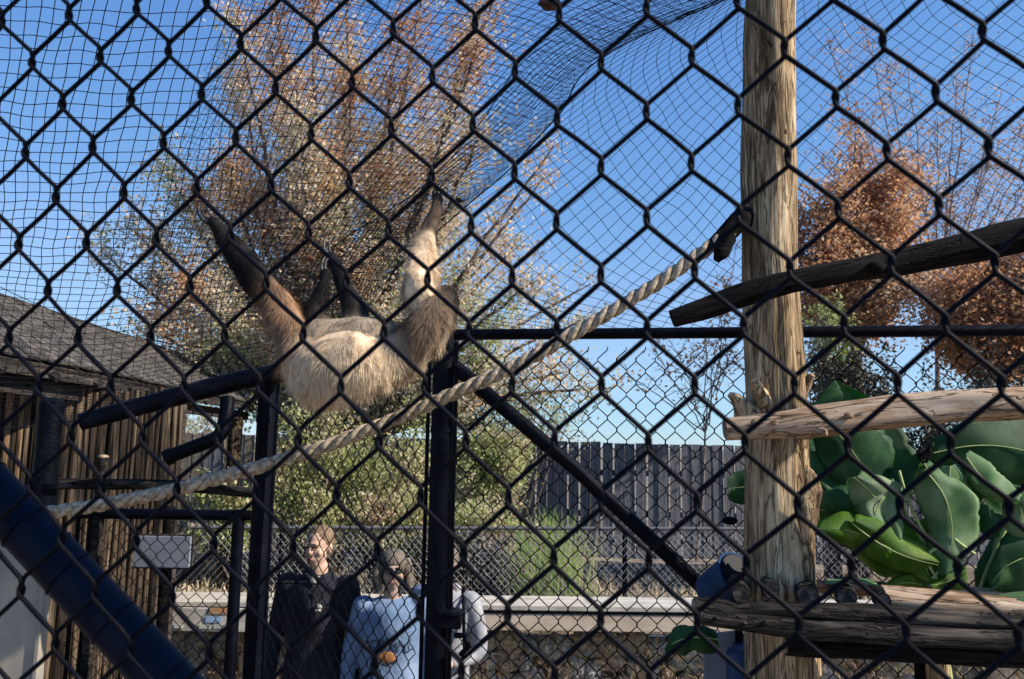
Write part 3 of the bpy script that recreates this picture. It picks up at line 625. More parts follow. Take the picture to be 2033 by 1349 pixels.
for (cx_, cy_, L_, an_, wd_, mt_) in ((1745,1005,150,1.0,52,1),(1770,1095,190,.45,48,2),(1835,1120,130,.15,38,2),(1700,1060,150,.35,42,2),(1885,1030,210,1.4,62,1),
        (1860,975,120,1.2,30,1),(1960,960,130,.7,40,1),(1990,1120,180,2.2,60,0),(1690,900,190,.95,85,0),(1985,890,260,.1,80,0),(1800,1158,80,.0,20,2),(1885,1152,80,2.7,24,2)):
    dx_, dy_ = math.cos(an_), math.sin(an_); y0_ = 2.86+rl.uniform(-.05, .04) if mt_ else 2.98+rl.uniform(-.04, .06); bend = rl.uniform(-.35, .35); Ls, Ms, Rs = [], [], []
    for j_ in range(5):
        t_ = j_/4; wj = wd_*math.sin(math.pi*(.08+.84*t_))**.7*(1+rl.uniform(-.2, .2)); ox = cx_+dx_*(t_-.5)*L_-dy_*bend*L_*(t_-.5)**2*2; oy = cy_+dy_*(t_-.5)*L_+dx_*bend*L_*(t_-.5)**2*2
        fold = rl.uniform(.02, .055)
        Ls.append((ox-dy_*wj*.8, oy+dx_*wj*.8, y0_+fold)); Ms.append((ox, oy, y0_-.045)); Rs.append((ox+dy_*wj, oy-dx_*wj, y0_+rl.uniform(-.01, .03)))
    broadleaf(Ls, Ms, Rs, bp_, 5, (M_BANANA, M_BANPALE, M_BANYEL)[mt_])
for st_ in ([(1785,935,2.93),(1800,985,2.9),(1830,1050,2.88),(1870,1105,2.87),(1900,1190,2.9)], [(1770,950,2.94),(1790,1000,2.92),(1822,1060,2.9),(1862,1120,2.9),(1890,1200,2.92)],
            [(1866,1040,2.84),(1900,1075,2.82),(1935,1100,2.82)], [(1715,1010,3.0),(1790,1090,2.98),(1880,1210,2.98)], [(2100,900,3.05),(2020,1010,3.0),(1960,1130,2.96),(1930,1220,2.96)],
            [(1850,1150,2.84),(1872,1120,2.84),(1860,1090,2.84),(1840,1110,2.84),(1860,1150,2.84)]):
    MB().tube([P(*q) for q in smooth_path(st_, 6)], .0055, 8).obj('stalk', M_STALK, bp_, True)
zz = P(1850, 1180, 3.0)
MB().tube([(zz.x+.08, 3.0, 0), (zz.x+.06, 3.0, .8), (zz.x, 3.0, zz.z)], [.06, .05, .03], 12).obj('stem', M_STALK, bp_, True)

# ------------------------------------------------------------------ shelter building at left
E = lambda Y, off=0.0, dz=0.0: Vector((-2.6-.06*(Y-4.1)-off, Y, CH+.44+dz))
ax = Vector((-.06, 1, 0)).normalized(); pitch = math.atan2(.54, .94)
outv = Vector((ax.y, -ax.x, 0))      # towards the viewer side (right)
slope = (-outv*math.cos(pitch) + Vector((0, 0, math.sin(pitch)))).normalized()
bd = empty('shelter', E(4.1), 'log walled shelter with shingled roof at the left edge', 'shelter')
RL = .94/math.cos(pitch)
m = MB(); a, b = E(3.2), E(9.3)
for q in (a, b, b+slope*RL, a+slope*RL): m.v.append(q-Vector((0, 0, .03)))
for q in (a, b, b+slope*RL, a+slope*RL): m.v.append(q-Vector((0, 0, .06)))
m.f = [(0,1,2,3),(7,6,5,4),(0,4,5,1),(3,2,6,7),(0,3,7,4),(1,5,6,2)]; m.obj('roof_deck', M_FASCIA, bd)
m = MB(); back = -outv*math.cos(pitch)-Vector((0, 0, math.sin(pitch)))
a2, b2 = a+slope*RL, b+slope*RL
for q in (a2, b2, b2+back*RL, a2+back*RL): m.v.append(q-Vector((0, 0, .03)))
for q in (a2, b2, b2+back*RL, a2+back*RL): m.v.append(q-Vector((0, 0, .06)))
m.f = [(0,1,2,3),(7,6,5,4),(0,4,5,1),(3,2,6,7),(0,3,7,4),(1,5,6,2)]; m.obj('roof_deck', M_FASCIA, bd)
shm = MB().box((0, 0, 0), (.19, .21, .012)).mesh('shingle'); shm.materials.append(M_SHINGLE)
shm2 = MB().box((0, 0, 0), (.17, .205, .014)).mesh('shingle'); shm2.materials.append(M_SHINGLE2)
rotS = Matrix((ax, slope, ax.cross(slope))).transposed()
nrm = ax.cross(slope);  nrm = nrm if nrm.z > 0 else -nrm
rows = 8
for r_ in range(rows):
    Yk = 3.3 + (r_ % 2)*.1
    for c_ in range(28):
        wk = .2 if Yk < 9 else .26
        q = a + ax*((Yk-3.2)+rnd.uniform(-.01, .01)) + slope*(.08+r_*.132) + nrm*(.006+rnd.uniform(0, .009))
        o = bpy.data.objects.new('shingle', shm if rnd.random() < .6 else shm2); COL.objects.link(o); o.parent = bd
        o.matrix_parent_inverse = Matrix.Translation(bd.location).inverted()
        o.matrix_world = Matrix.Translation(q) @ (rotS @ Matrix.Rotation(rnd.uniform(-.03, .03)+.06, 3, 'X')).to_4x4() @ Matrix.Diagonal((1.12, 1, 1, 1))
        Yk += .222
MB().tube([a2+Vector((0, 0, .0)), b2], .035, 8).obj('ridge_cap', M_SHINGLE2, bd, True)
def board(p, q, h, th, name, mat, par):
    d = (q-p).normalized(); sd = d.cross(Vector((0, 0, 1))).normalized()*th; m = MB(); u = Vector((0, 0, h))
    m.v = [p, q, q-u, p-u, p+sd, q+sd, q-u+sd, p-u+sd]; m.f = [(0,1,2,3),(7,6,5,4),(0,4,5,1),(3,2,6,7),(0,3,7,4),(1,5,6,2)]
    return m.obj(name, mat, par)
board(a+Vector((0, 0, -.035)), b+Vector((0, 0, -.035)), .07, -.03, 'fascia', M_FASCIA, bd)
board(a-outv*.10+Vector((0, 0, -.11)), b-outv*.10+Vector((0, 0, -.11)), .09, -.06, 'beam', M_FASCIA, bd)
Y = 3.5
while Y < 9.2:
    q = E(Y); MB().tube([q+outv*.04-Vector((0, 0, .10)), q+slope*RL*.98-Vector((0, 0, .10))], .028, 6).obj('rafter', M_FASCIA, bd); Y += .55
for Y in (3.6, 6.2, 9.0):
    q = E(Y, .16); MB().tube([(q.x, q.y, 0), q-Vector((0, 0, .18))], .075, 14, wob=.1).obj('corner_post', M_PALIS, bd, True)
# log palisade wall
w0, w1 = P(-150, 900, 4.75), P(352, 900, 5.6); dv = Vector((w1.x-w0.x, w1.y-w0.y, 0)); Lw = dv.length; dv.normalize(); t_ = 0; n_ = 0
lm_ = []
for v_ in range(5):
    m = MB(); zt_ = 1.0
    m.tube([(0, 0, zt_*k/10) for k in range(11)], [.019+.003*math.sin(k*1.3+v_) for k in range(11)], 9, wob=.3, wobf=2.5, ridges=.3, seed=v_*3.3)
    me = m.mesh('log', True); me.materials.append(M_PALISL if v_ == 1 else M_PALIS); lm_.append(me)
zt_w = 2.52
while t_ < Lw:
    wd = rnd.choice((.8, 1.0, 1.2, 1.9)); t_ += .019*wd
    q = Vector((w0.x, w0.y, 0)) + dv*t_; t_ += .019*wd*.98
    o = bpy.data.objects.new('log', lm_[rnd.randrange(5)]); COL.objects.link(o); o.parent = bd; o.matrix_parent_inverse = Matrix.Translation(bd.location).inverted()
    o.matrix_world = Matrix.Translation(q+Vector((0, rnd.uniform(-.012, .012), 0))) @ Matrix.Rotation(rnd.uniform(0, 6), 4, 'Z') @ Matrix.Diagonal((wd, wd, zt_w+rnd.uniform(-.02, .05), 1)); n_ += 1
bk = Vector((w0.x, w0.y+.14, 0)); m = MB(); e_ = bk+dv*(Lw-.03)
m.v = [bk, e_, e_+Vector((0, 0, 2.5)), bk+Vector((0, 0, 2.5)), bk+Vector((0, .05, 0)), e_+Vector((0, .05, 0)), e_+Vector((0, .05, 2.5)), bk+Vector((0, .05, 2.5))]
m.f = [(0,1,2,3),(7,6,5,4),(0,4,5,1),(3,2,6,7),(0,3,7,4),(1,5,6,2)]; m.obj('backing_wall', M_FASCIA, bd)
# far wall under the roof
wl = MB(); 
qa, qb = E(5.9, .9), E(9.1, .9)
wl.v = [Vector((qa.x, qa.y, 0)), Vector((qb.x, qb.y, 0)), qb-Vector((0, 0, .1)), qa-Vector((0, 0, .1))]
wl.v += [v+Vector((-.1, 0, 0)) for v in wl.v]; wl.f = [(0,1,2,3),(7,6,5,4),(0,4,5,1),(3,2,6,7),(0,3,7,4),(1,5,6,2)]; wl.obj('rear_wall', M_FASCIA, bd)
# thicker posts in front of the palisade
for (px, py0, Y, r_, mat_, lab) in ((102, 880, 4.45, .045, M_LOGGREY, 'stubby grey rail post with sawn top behind the far left steel post'),
                                    (205, 908, 4.6, .030, M_LOGGREY, 'slim grey rail post with rounded top left of the gate'),
                                    (338, 1010, 4.9, .035, M_LOGDARK, 'dark post holding the grey notice board')):
    t = P(px, py0, Y); e = empty('wooden_rail_post', (t.x, t.y, 0), lab, 'wooden post')
    MB().tube([(t.x, t.y, 0), (t.x, t.y, 1.2), t], r_, 14, wob=.15).obj('shaft', mat_, e, True)
    MB().ell(t, (r_*1.02, r_*1.02, r_*.5)).obj('top', M_ENDGRAIN if mat_ is M_LOGGREY else mat_, e, True)
e = log([(105,962,4.42),(240,962,4.42),(370,966,4.42),(505,980,4.42)], [.030,.028,.030,.026], M_LOGGREY, 'weathered horizontal rail log with cracks behind the rope at left', name='rail_log', sd=31)
nb = empty('notice_board', (P(325, 1096, 4.86).x, 4.86, P(325, 1130, 4.86).z), 'blank grey notice board behind the mesh gate', 'notice board')
q0, q1 = P(268, 1064, 4.84), P(376, 1128, 4.84)
MB().box(((q0.x+q1.x)/2, 4.84, (q0.z+q1.z)/2), (q1.x-q0.x, .02, q0.z-q1.z)).obj('board', M_GREYBOARD, nb, bevel=.003)
MB().box(((q0.x+q1.x)/2, 4.86, (q0.z+q1.z)/2), (q1.x-q0.x+.02, .015, q0.z-q1.z+.02)).obj('frame', M_FASCIA, nb)
# beige panel lower left
q0 = P(-120, 1065, 3.0); q1 = P(90, 1150, 3.0)
bgp = empty('beige_panel', (q1.x, 3.0, 0), 'smooth beige panel standing at the lower left corner', 'panel')
MB().box(((q0.x+q1.x)/2, 3.0, q0.z/2+.2), (q1.x-q0.x, .03, q0.z-.4)).obj('sheet', M_BEIGE, bgp, bevel=.004)
MB().box(((q0.x+q1.x)/2, 3.0, .2), (q1.x-q0.x-.01, .025, .4)).obj('base_board', M_WHITECAP, bgp)
MB().box((q1.x+.004, 3.0, q0.z/2), (.012, .05, q0.z)).obj('edge_trim', M_BEIGE, bgp)

# ------------------------------------------------------------------ stone wall and cream ledge
sw = empty('stone_wall', (0, 6.4, 0), 'low wall of rough tan and grey stones beneath the pale ledge', 'wall')
MB().box((-.2, 6.47, .36), (11, .12, .70)).obj('mortar_core', M_MORTAR, sw)
stm = []
for k in range(9):
    m = MB(); m.ell((0, 0, 0), (.5, .5, .5), nu=9, nv=6)
    for i, v in enumerate(m.v):
        c = Vector([math.copysign(abs(x*2)**.62/2, x) for x in v]); m.v[i] = c*(1+.28*mnoise.noise(v*3+Vector((k*5, 0, 0))))
    me = m.mesh('stone', False); me.materials.append(M_STONE[k % 3]); stm.append(me)
nst = 0
x = -4.6
while x < 5.0 and nst < 290:
    cw_ = rnd.uniform(.15, .27); z = -.02
    while z < .74:
        hh_ = rnd.uniform(.10, .21); n_ = 1 if rnd.random() < .7 else 2
        for q_ in range(n_):
            o = bpy.data.objects.new('stone', stm[rnd.randrange(9)]); COL.objects.link(o); o.parent = sw; o.matrix_parent_inverse = Matrix.Translation(sw.location).inverted()
            o.matrix_world = Matrix.Translation((x+cw_*(q_+.5)/n_+rnd.uniform(-.025, .025), 6.40+rnd.uniform(-.03, .02), min(z+hh_/2, .72)+rnd.uniform(-.02, .02))) @ Matrix.Rotation(rnd.uniform(-.5, .5), 4, 'Y') @ Matrix.Rotation(rnd.uniform(-.3, .3), 4, 'Z') @ Matrix.Diagonal((cw_/n_*1.12, .14, hh_*1.08, 1)); nst += 1
        z += hh_*.97
    x += cw_*.95
V = []; tn = []
for k in range(5200):
    x = rnd.uniform(-4.4, 4.8); z = rnd.uniform(.0, .80); y = 6.31-rnd.random()*.06; a_ = rnd.uniform(0, 6.28); L = rnd.uniform(.02, .07); w_ = .006
    dx, dz = math.cos(a_)*L, math.sin(a_)*L; V.append(((x, y, z), (x+w_, y-.01, z+w_), (x+dx+w_, y-.02, z+dz+w_), (x+dx, y, z+dz))); tn.append(min(1, max(0, rnd.gauss(.5, .3))))
o = mkobj('dry_litter', quads_mesh('dry_litter', np.array(V), np.array(tn)), M_DRY); keep(o, sw); tag(o, kind='stuff')
lg = empty('ledge', P(860, 1245, 6.25), 'long pale ledge with white cap and cream face board running behind the visitors', 'ledge')
c0, c1 = P(340, 1196, 6.3), P(2100, 1218, 6.3)
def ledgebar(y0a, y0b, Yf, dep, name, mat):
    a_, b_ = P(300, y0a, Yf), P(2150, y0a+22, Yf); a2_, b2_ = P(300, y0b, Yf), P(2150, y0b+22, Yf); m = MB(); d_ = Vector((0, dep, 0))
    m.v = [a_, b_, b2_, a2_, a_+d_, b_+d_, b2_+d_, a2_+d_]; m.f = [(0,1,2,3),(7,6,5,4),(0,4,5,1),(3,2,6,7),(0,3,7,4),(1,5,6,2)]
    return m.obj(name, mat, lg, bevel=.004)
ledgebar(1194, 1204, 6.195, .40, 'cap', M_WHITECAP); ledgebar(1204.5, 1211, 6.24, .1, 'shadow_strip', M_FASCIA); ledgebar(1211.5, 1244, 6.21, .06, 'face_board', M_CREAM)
sg = empty('picture_sign', P(395, 1255, 6.1), 'white sign board with a small orange and blue picture on the pale ledge', 'sign')
q0, q1 = P(336, 1206, 6.12), P(560, 1256, 6.12)
MB().box(((q0.x+q1.x)/2, 6.12, (q0.z+q1.z)/2), (q1.x-q0.x, .02, q0.z-q1.z)).obj('board', M_WHITECAP, sg, bevel=.003)
def chip(x0, y0, x1, y1, col, nm):
    a_, b_ = P(x0, y0, 6.1), P(x1, y1, 6.1)
    MB().box(((a_.x+b_.x)/2, 6.106, (a_.z+b_.z)/2), (b_.x-a_.x, .004, a_.z-b_.z)).obj(nm, flatmat('ink_'+nm, col), sg)
chip(415, 1207, 450, 1220, (.50, .27, .14), 'orange_picture'); chip(408, 1224, 438, 1237, (.30, .42, .62), 'blue_picture')
for xx in (395, 424): chip(xx, 1241, xx+22, 1249, (.52, .50, .44), 'caption')
chip(345, 1240, 362, 1248, (.6, .58, .52), 'caption')

# ------------------------------------------------------------------ plank fence, back chain link fence
fp0, fp1 = P(905, 872, 11.3), P(1500, 886, 11.0)
pf_ = empty('plank_fence', (fp0.x, 11.3, .7), 'tall fence of vertical planks behind the planted bank', 'plank fence')
x = fp0.x-6.5; k = 0
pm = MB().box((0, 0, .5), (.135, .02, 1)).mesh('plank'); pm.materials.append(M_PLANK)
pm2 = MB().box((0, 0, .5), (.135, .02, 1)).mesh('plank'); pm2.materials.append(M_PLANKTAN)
while x < fp1.x+5.5:
    t = (x-fp0.x)/(fp1.x-fp0.x); zt_ = fp0.z + (fp1.z-fp0.z)*t; Yk = 11.3-.3*t
    o = bpy.data.objects.new('plank', pm2 if x < P(1060, 900, 11.2).x and rnd.random() < .8 else pm); COL.objects.link(o); o.parent = pf_; o.matrix_parent_inverse = Matrix.Translation(pf_.location).inverted()  # planks at left mostly get the lit tone, the rest the shaded one
    o.matrix_world = Matrix.Translation((x, Yk+rnd.uniform(-.004, .004), .62)) @ Matrix.Rotation(rnd.uniform(-.004, .004), 4, 'Y') @ Matrix.Diagonal((1, 1, zt_-.62+rnd.uniform(-.012, .012), 1))
    x += .135 + (.024 if k % 3 in (0, 1) and rnd.random() < .8 else .003); k += 1
for zz_ in (.95, 1.30, 1.85):
    MB().box(((fp0.x+fp1.x)/2-.5, 11.26+.0, zz_), (fp1.x-fp0.x+11.8, .04, .08), Matrix.Rotation(-.075, 3, 'Z')).obj('rail', M_PLANK, pf_)
bf = empty('chain_link_fence', (0, 7.4, .7), 'low distant chain link fence with thin top rail on the planted bank', 'chain link fence')
r0, r1 = P(380, 1048, 7.4), P(2150, 1052, 7.4)
MB().tube([r0, r1], .016, 10).obj('top_rail', flatmat('galvanised_grey', (.12, .12, .13), .5), bf, True)
m = MB(); cw = .062; x = r0.x; zt_ = (r0.z+r1.z)/2-.01; zb_ = .74; hgt = zt_-zb_
while x < r1.x:
    for sgn in (1, -1):
        xx = x + sgn*hgt*.9; zs = [zt_, zb_]; m.tube([(x, 7.4, zt_), (xx, 7.4+.004*sgn, zb_)], .0024, 3, False)
    x += cw
o = m.obj('mesh', flatmat('galvanised_wire', (.30, .30, .31), .5), bf); tag(o, kind='stuff')
for px in (560, 900, 1240, 1480, 1900): q = P(px, 1046, 7.42); MB().tube([(q.x, 7.42, .7), q], .022, 10).obj('fence_post', M_STEEL, bf, True)

# ------------------------------------------------------------------ vegetation
def leafcloud(cent, n, size, spread, tintf, name, mat, parent, up=0.0, kind='stuff', aspect=.55):
    idx = rng.integers(0, len(cent), n); C = cent[idx] + rng.normal(0, 1, (n, 3))*spread
    d = rng.normal(0, 1, (n, 3)); d[:, 2] += up; d /= np.linalg.norm(d, axis=1)[:, None]
    e = rng.normal(0, 1, (n, 3)); e -= d*(e*d).sum(1)[:, None]; e /= np.linalg.norm(e, axis=1)[:, None]
    s = size*rng.uniform(.55, 1.3, (n, 1)); d = d*s; e = e*s*aspect
    V = np.stack([C-d*.5, C+e*.5, C+d*.5, C-e*.5], 1)
    o = mkobj(name, quads_mesh(name, V, tintf(C)), mat); keep(o, parent); tag(o, kind=kind); return o
def nz(C, f, sd=0.0): return np.array([mnoise.noise(Vector((c[0]*f+sd, c[1]*f, c[2]*f))) for c in C])
def tree(base, split, tips, nleaf, size, tintf, lmat, label, cat='tree', trunk_r=.09, twigs=26, tl=(.25, .7), bare=False, name='tree', bmat=None, trunkn=1, spread=.05, start=.28, group=None, br=.32):
    bmat = bmat or M_BARK
    tr = empty(name, base, label, cat, group); base = Vector(base); split = Vector(split)
    MB().tube([base, base.lerp(split, .5)+Vector((.03, 0, 0)), split, split+Vector((0, 0, .1))], [trunk_r*1.2, trunk_r, trunk_r*.8, trunk_r*.5], 12, wob=.15).obj('trunk', bmat, tr, True)
    cent = []; tm = MB()
    for tip in tips:
        tp = Vector(tip[:3]); dens = tip[3] if len(tip) > 3 else 1.0
        h = (tp-split); mid = split + h*.45 + Vector((h.x*.12, h.y*.12, abs(h.z)*.02)) ; mid.z += .08*h.length
        pts = [Vector(q) for q in smooth_path([tuple(split), tuple(mid), tuple(tp)], 7)]
        pts = [p+Vector((rnd.uniform(-.03, .03), rnd.uniform(-.03, .03), 0)) if 0 < i < len(pts)-1 else p for i, p in enumerate(pts)]
        nn = len(pts)
        MB().tube(pts, [trunk_r*br*(1-i/nn)**1.0+.004 for i in range(nn)], 7).obj('branch', bmat, tr, True)
        for k in range(int(twigs*dens)):
            t = start + (1-start)*rnd.random()**.8; i = min(int(t*(nn-1)), nn-2); p = pts[i].lerp(pts[i+1], t*(nn-1)-i)
            L = rnd.uniform(*tl)*(1.15-.5*t); dd = Vector((rnd.gauss(0, 1), rnd.gauss(0, 1), rnd.gauss(.75, .6))).normalized()
            q1 = p+dd*L*.5+Vector((0, 0, .03)); q2 = p+dd*L
            tm.tube([p, q1, q2], [.006, .004, .002], 3, False)
            for j in range(2 if bare else 0):
                q3 = q1 + Vector((rnd.gauss(0, 1), rnd.gauss(0, 1), rnd.gauss(.5, .6))).normalized()*L*.5; tm.tube([q1, q3], [.003, .0015], 3, False)
            m_ = 6
            for j in range(m_): cent.append(tuple(p.lerp(q2, (j+.5)/m_)))
    o = tm.obj('twigs', M_TWIG, tr); tag(o, kind='stuff')
    if nleaf: leafcloud(np.array(cent), nleaf, size, spread, tintf, 'foliage', lmat, tr)
    return tr
def T(px, py, Y, d=1.0): return (*P(px, py, Y), d)
def tint_c(C):
    a = nz(C[::1], 1.5); h = (C[:, 2]-2.0)/5
    return np.clip(.46+.40*a + .42*(.52-h) + rng.normal(0, .19, len(C)) + .25*nz(C, .6, 9), 0, 1)
bY = 9.6; b0 = P(652, 1100, bY); b0.z = .7
tips = [T(a, b, bY+rnd.uniform(-1.2, 1.2), d) for a, b, d in [(330,330,.8),(310,470,.8),(395,390,1),(445,330,1),(470,150,1),(470,20,.8),(540,80,1.2),(540,-80,1),(590,180,1.3),(620,-40,1.2),(650,300,1.4),
    (700,-120,1),(700,150,1.2),(760,330,1.4),(780,150,1.1),(800,20,.8),(860,-100,.7),(850,200,1.1),(880,300,1.2),(930,120,.7),(960,10,.6),(1000,-60,.5),(960,260,.7),(900,430,1.3),(960,520,1.1),(1080,350,.35),(1100,290,.25),(1040,470,.5),
    (1060,560,.45),(940,610,1.1),(1000,640,.6),(300,560,1),(250,440,.4),(200,500,.3),(300,650,1),(380,560,1.2),(380,690,1),(440,460,1.2),(500,380,1.3),(520,560,1.3),(580,420,1.4),(640,480,1.3),(720,520,1.3),(800,480,1.3),(460,640,1),
    (1150,640,.35),(1180,560,.2),(1120,740,.45),(1220,770,.25),(1050,790,.6),(980,720,.8),(820,640,1),(740,680,1),(560,700,1),(460,720,.8),(920,800,.8),(850,740,.8),(500,800,.6),(620,780,.8)]]
tree(b0, P(650, 905, bY), tips, 125000, .058, tint_c, M_AUTUMN, 'large autumn tree with rust, tan and olive leaves rising behind the sloth', trunk_r=.15, twigs=34, tl=(.22, .75), name='autumn_tree', spread=.115)
# sparse leaf tufts on the sky, right of the tree
def tint_o(C): return np.clip(.45+.4*nz(C, 1.3, 4)+rng.normal(0, .16, len(C)), 0, 1)
q = P(1700, 1000, 10); q.z = .7
tree(q, P(1700, 700, 10), [T(a, b, 10+rnd.uniform(-.6, .6), d) for a, b, d in [(1620,400,1),(1660,370,1.2),(1700,240,.35),(1710,300,.6),(1720,380,1.3),(1770,360,1.3),(1810,350,1),(1640,480,1.3),(1700,460,1.5),(1760,450,1.5),(1600,530,1.2),(1670,560,1.3),(1740,540,1.3),(1800,470,.6),(1610,620,1),(1560,440,.6),(1740,620,1),(1690,620,1),(1820,560,.8)]],
     34000, .062, tint_o, M_ORANGE, 'rust orange tree behind the tall post on its right', trunk_r=.08, twigs=30, tl=(.25, .85), name='autumn_tree', start=.35, spread=.09)
q = P(1990, 1000, 9); q.z = .7
tree(q, P(1990, 760, 9), [T(a, b, 9+rnd.uniform(-.5, .5), d) for a, b, d in [(1880,560,1.2),(1930,530,1.4),(1990,520,1.4),(2040,540,1.2),(2100,500,1.2),(1870,640,1.2),(1940,620,1.5),(2010,610,1.5),(2080,620,1.2),(1900,700,1.2),(1960,700,1.3),(2040,700,1.2),(2140,560,1),(2150,650,1)]],
     40000, .058, tint_o, M_ORANGE, 'brown leaved tree at the right edge beyond the slanting dark log', trunk_r=.07, twigs=30, tl=(.25, .8), name='autumn_tree', start=.2, spread=.09)
q = P(1850, 1000, 11.5); q.z = .7
tree(q, P(1860, 640, 11.5), [T(a, b, 11.5+rnd.uniform(-.8, .8), d) for a, b, d in [(1720,60,.9),(1760,140,.9),(1800,120,.8),(1700,200,.7),(1860,230,1),(1900,150,1),(1830,320,1),(1930,80,.9),(1990,180,1.2),(2030,250,1.4),(1960,330,1.4),(2040,370,1.4),(2090,200,1.2),(1890,400,1),(2100,330,1.3),(1640,80,.7),(1620,300,.5)]],
     8000, .045, lambda C: np.clip(.35+rng.normal(0, .2, len(C)), 0, 1), M_ORANGE, 'almost bare tree of pinkish twigs high at the upper right', trunk_r=.035, twigs=24, tl=(.2, .6), bare=True, name='bare_tree', bmat=M_TWIG, spread=.12)
q = P(1380, 1000, 10.8); q.z = .7
tree(q, P(1400, 860, 10.8), [T(a, b, 10.8+rnd.uniform(-.3, .3), d) for a, b, d in [(1300,690,.5),(1350,700,.8),(1400,680,1),(1450,700,1),(1440,560,.8),(1465,480,.6),(1450,630,.9),(1240,740,.3)]],
     600, .06, lambda C: np.clip(.35+rng.normal(0, .2, len(C)), 0, 1), M_ORANGE, 'thin leafless sapling showing through the rear mesh left of the tall post', trunk_r=.016, twigs=14, tl=(.2, .6), bare=True, name='bare_tree', bmat=M_TWIG, spread=.08)
def bush(px, py, Y, rx, rz, ry, n, size, tf, mat, label, name='bush', base=.72, aspect=.5):
    c = P(px, py, Y); bz = Vector((c.x, c.y, base)); e = empty(name, bz, label, 'bush')
    cen = []; tm = MB()
    for k in range(26):
        v = Vector((rnd.gauss(0, .5), rnd.gauss(0, .5), rnd.gauss(0, .5)))
        if v.length > 1: v.normalize()
        q = Vector((c.x+v.x*rx, c.y+v.y*ry, c.z+v.z*rz)); m_ = bz.lerp(q, .5)+Vector((0, 0, .05)); tm.tube([bz+Vector((rnd.uniform(-.1, .1), 0, 0)), m_, q], [.012, .008, .003], 4, False)
        for j in range(7):
            s = bz.lerp(q, .45+.55*j/6); s = s.lerp(q, .5); cen.append(tuple(s+Vector((rnd.gauss(0, .12)*rx, rnd.gauss(0, .1)*ry, rnd.gauss(0, .14)*rz))))
    tm.obj('stems', M_BARK, e)
    leafcloud(np.array(cen), n, size, np.array([rx, ry, rz])*.11, tf, 'foliage', mat, e, aspect=aspect)
def tg(off=0.5, s=.2): return lambda C: np.clip(off+.35*nz(C, 2.2, 2)+rng.normal(0, s, len(C)), 0, 1)
bush(610, 930, 8.6, .62, .72, .4, 8500, .05, tg(.6), M_GREENL, 'light green leafy bush above the dark jacketed visitor')
bush(755, 930, 8.8, .75, .72, .4, 9000, .05, tg(.62), M_GREENL, 'light green leafy bush left of the thick post')
bush(970, 900, 9.3, .6, .55, .4, 7000, .05, tg(.6), M_GREENL, 'olive bush in front of the pale planks right of the thick post')
bush(440, 885, 13.6, .9, .7, .4, 6000, .06, tg(.75), M_GREENL, 'pale green bush seen under the shelter roof end')
bush(460, 1010, 8.4, .6, .35, .3, 4200, .06, tg(.5), M_GREENL, 'low green bush above the gate rail')
bush(330, 750, 15, 1.2, .8, .5, 6000, .06, tg(.8), M_GREENL, 'tall pale bush rising just behind the shelter roof')
bush(1700, 745, 8.2, .55, .55, .4, 9000, .05, tg(.45), M_DARKL, 'dark leafy shrub behind the rear fence right of the tall post')
bush(1880, 850, 8.4, .5, .6, .4, 7000, .05, tg(.5), M_DARKL, 'dark shrub behind the mesh above the big leaves')
bush(2010, 800, 8.4, .5, .6, .4, 7000, .05, tg(.6), M_DARKL, 'brownish dark shrub at the right edge below the brown tree')
bush(1640, 640, 8.6, .3, .28, .3, 3000, .05, tg(.35), M_GREENL, 'small bright green bush under the rust orange tree')
bush(960, 1110, 7.7, .5, .28, .2, 3200, .05, tg(.75), M_DARKL, 'low grey brown bush behind the low chain link fence')
bush(860, 1010, 8.2, .9, .35, .3, 9000, .05, tg(.72), M_GREENL, 'low straw coloured brush behind the visitors on the bank')
bush(1020, 760, 9.9, .9, .6, .4, 6500, .05, tg(.8), M_AUTUMN, 'loose tan brush high behind the diagonal brace')
# reeds
def blades(base, n, h, spread, wid, mat, label, name, cat, arch=.5, tf=None, single=True):
    e = empty(name, base, label, cat) if single else None; V = []; tn = []
    for k in range(n):
        b = Vector(base)+Vector((rnd.gauss(0, spread[0]), rnd.gauss(0, spread[1]), 0)); hh = h*rnd.uniform(.45, 1.05); a = rnd.uniform(0, 6.28); ar = arch*rnd.uniform(.2, 1.3)*hh
        dx, dy = math.cos(a)*ar, math.sin(a)*ar*.5; w_ = wid*rnd.uniform(.6, 1.2); t_i = min(1, max(0, rnd.gauss(.45, .25)))
        pv = None; S = 7
        for s_ in range(S+1):
            t = s_/S; p = b+Vector((dx*t*t, dy*t*t, hh*(t-.38*t**3*abs(ar/hh)*1.6))); ww = w_*(1-t)**.6/2
            l, r__ = p-Vector((ww, 0, 0)), p+Vector((ww, ww*.4, 0))
            if pv: V.append((pv[0], pv[1], r__, l)); tn.append(t_i)
            pv = (l, r__)
    o = mkobj('blades', quads_mesh('blades', np.array([[tuple(v) for v in q] for q in V]), np.array(tn)), mat)
    if e: keep(o, e)
    tag(o, kind='stuff'); return o
q = P(1095, 1165, 7.8); blades((q.x, 7.8, .74), 380, 1.0, (.15, .1), .015, M_REED, 'clump of bright green reedy grass arching over the low chain link fence', 'reed_clump', 'grass clump', .42)
q = P(1010, 1165, 7.8); blades((q.x, 7.8, .74), 160, .55, (.16, .1), .014, M_REED, 'smaller faded reed clump left of the bright green one', 'reed_clump', 'grass clump', .5)
V = []; tn = []
for k in range(9000):
    x = rnd.uniform(-4.5, 5.5); y = 6.7+rnd.random()**1.3*3.2; z = .73+.10*mnoise.noise(Vector((x*.9, y*.9, 0))); h = rnd.uniform(.04, .14); a = rnd.uniform(-.06, .06); w_ = .006
    V.append(((x-w_, y, z-.01), (x+w_, y, z-.01), (x+a+w_*.3, y+rnd.uniform(-.03, .03), z+h), (x+a-w_*.3, y, z+h))); tn.append(min(1, max(0, rnd.gauss(.5, .28))))
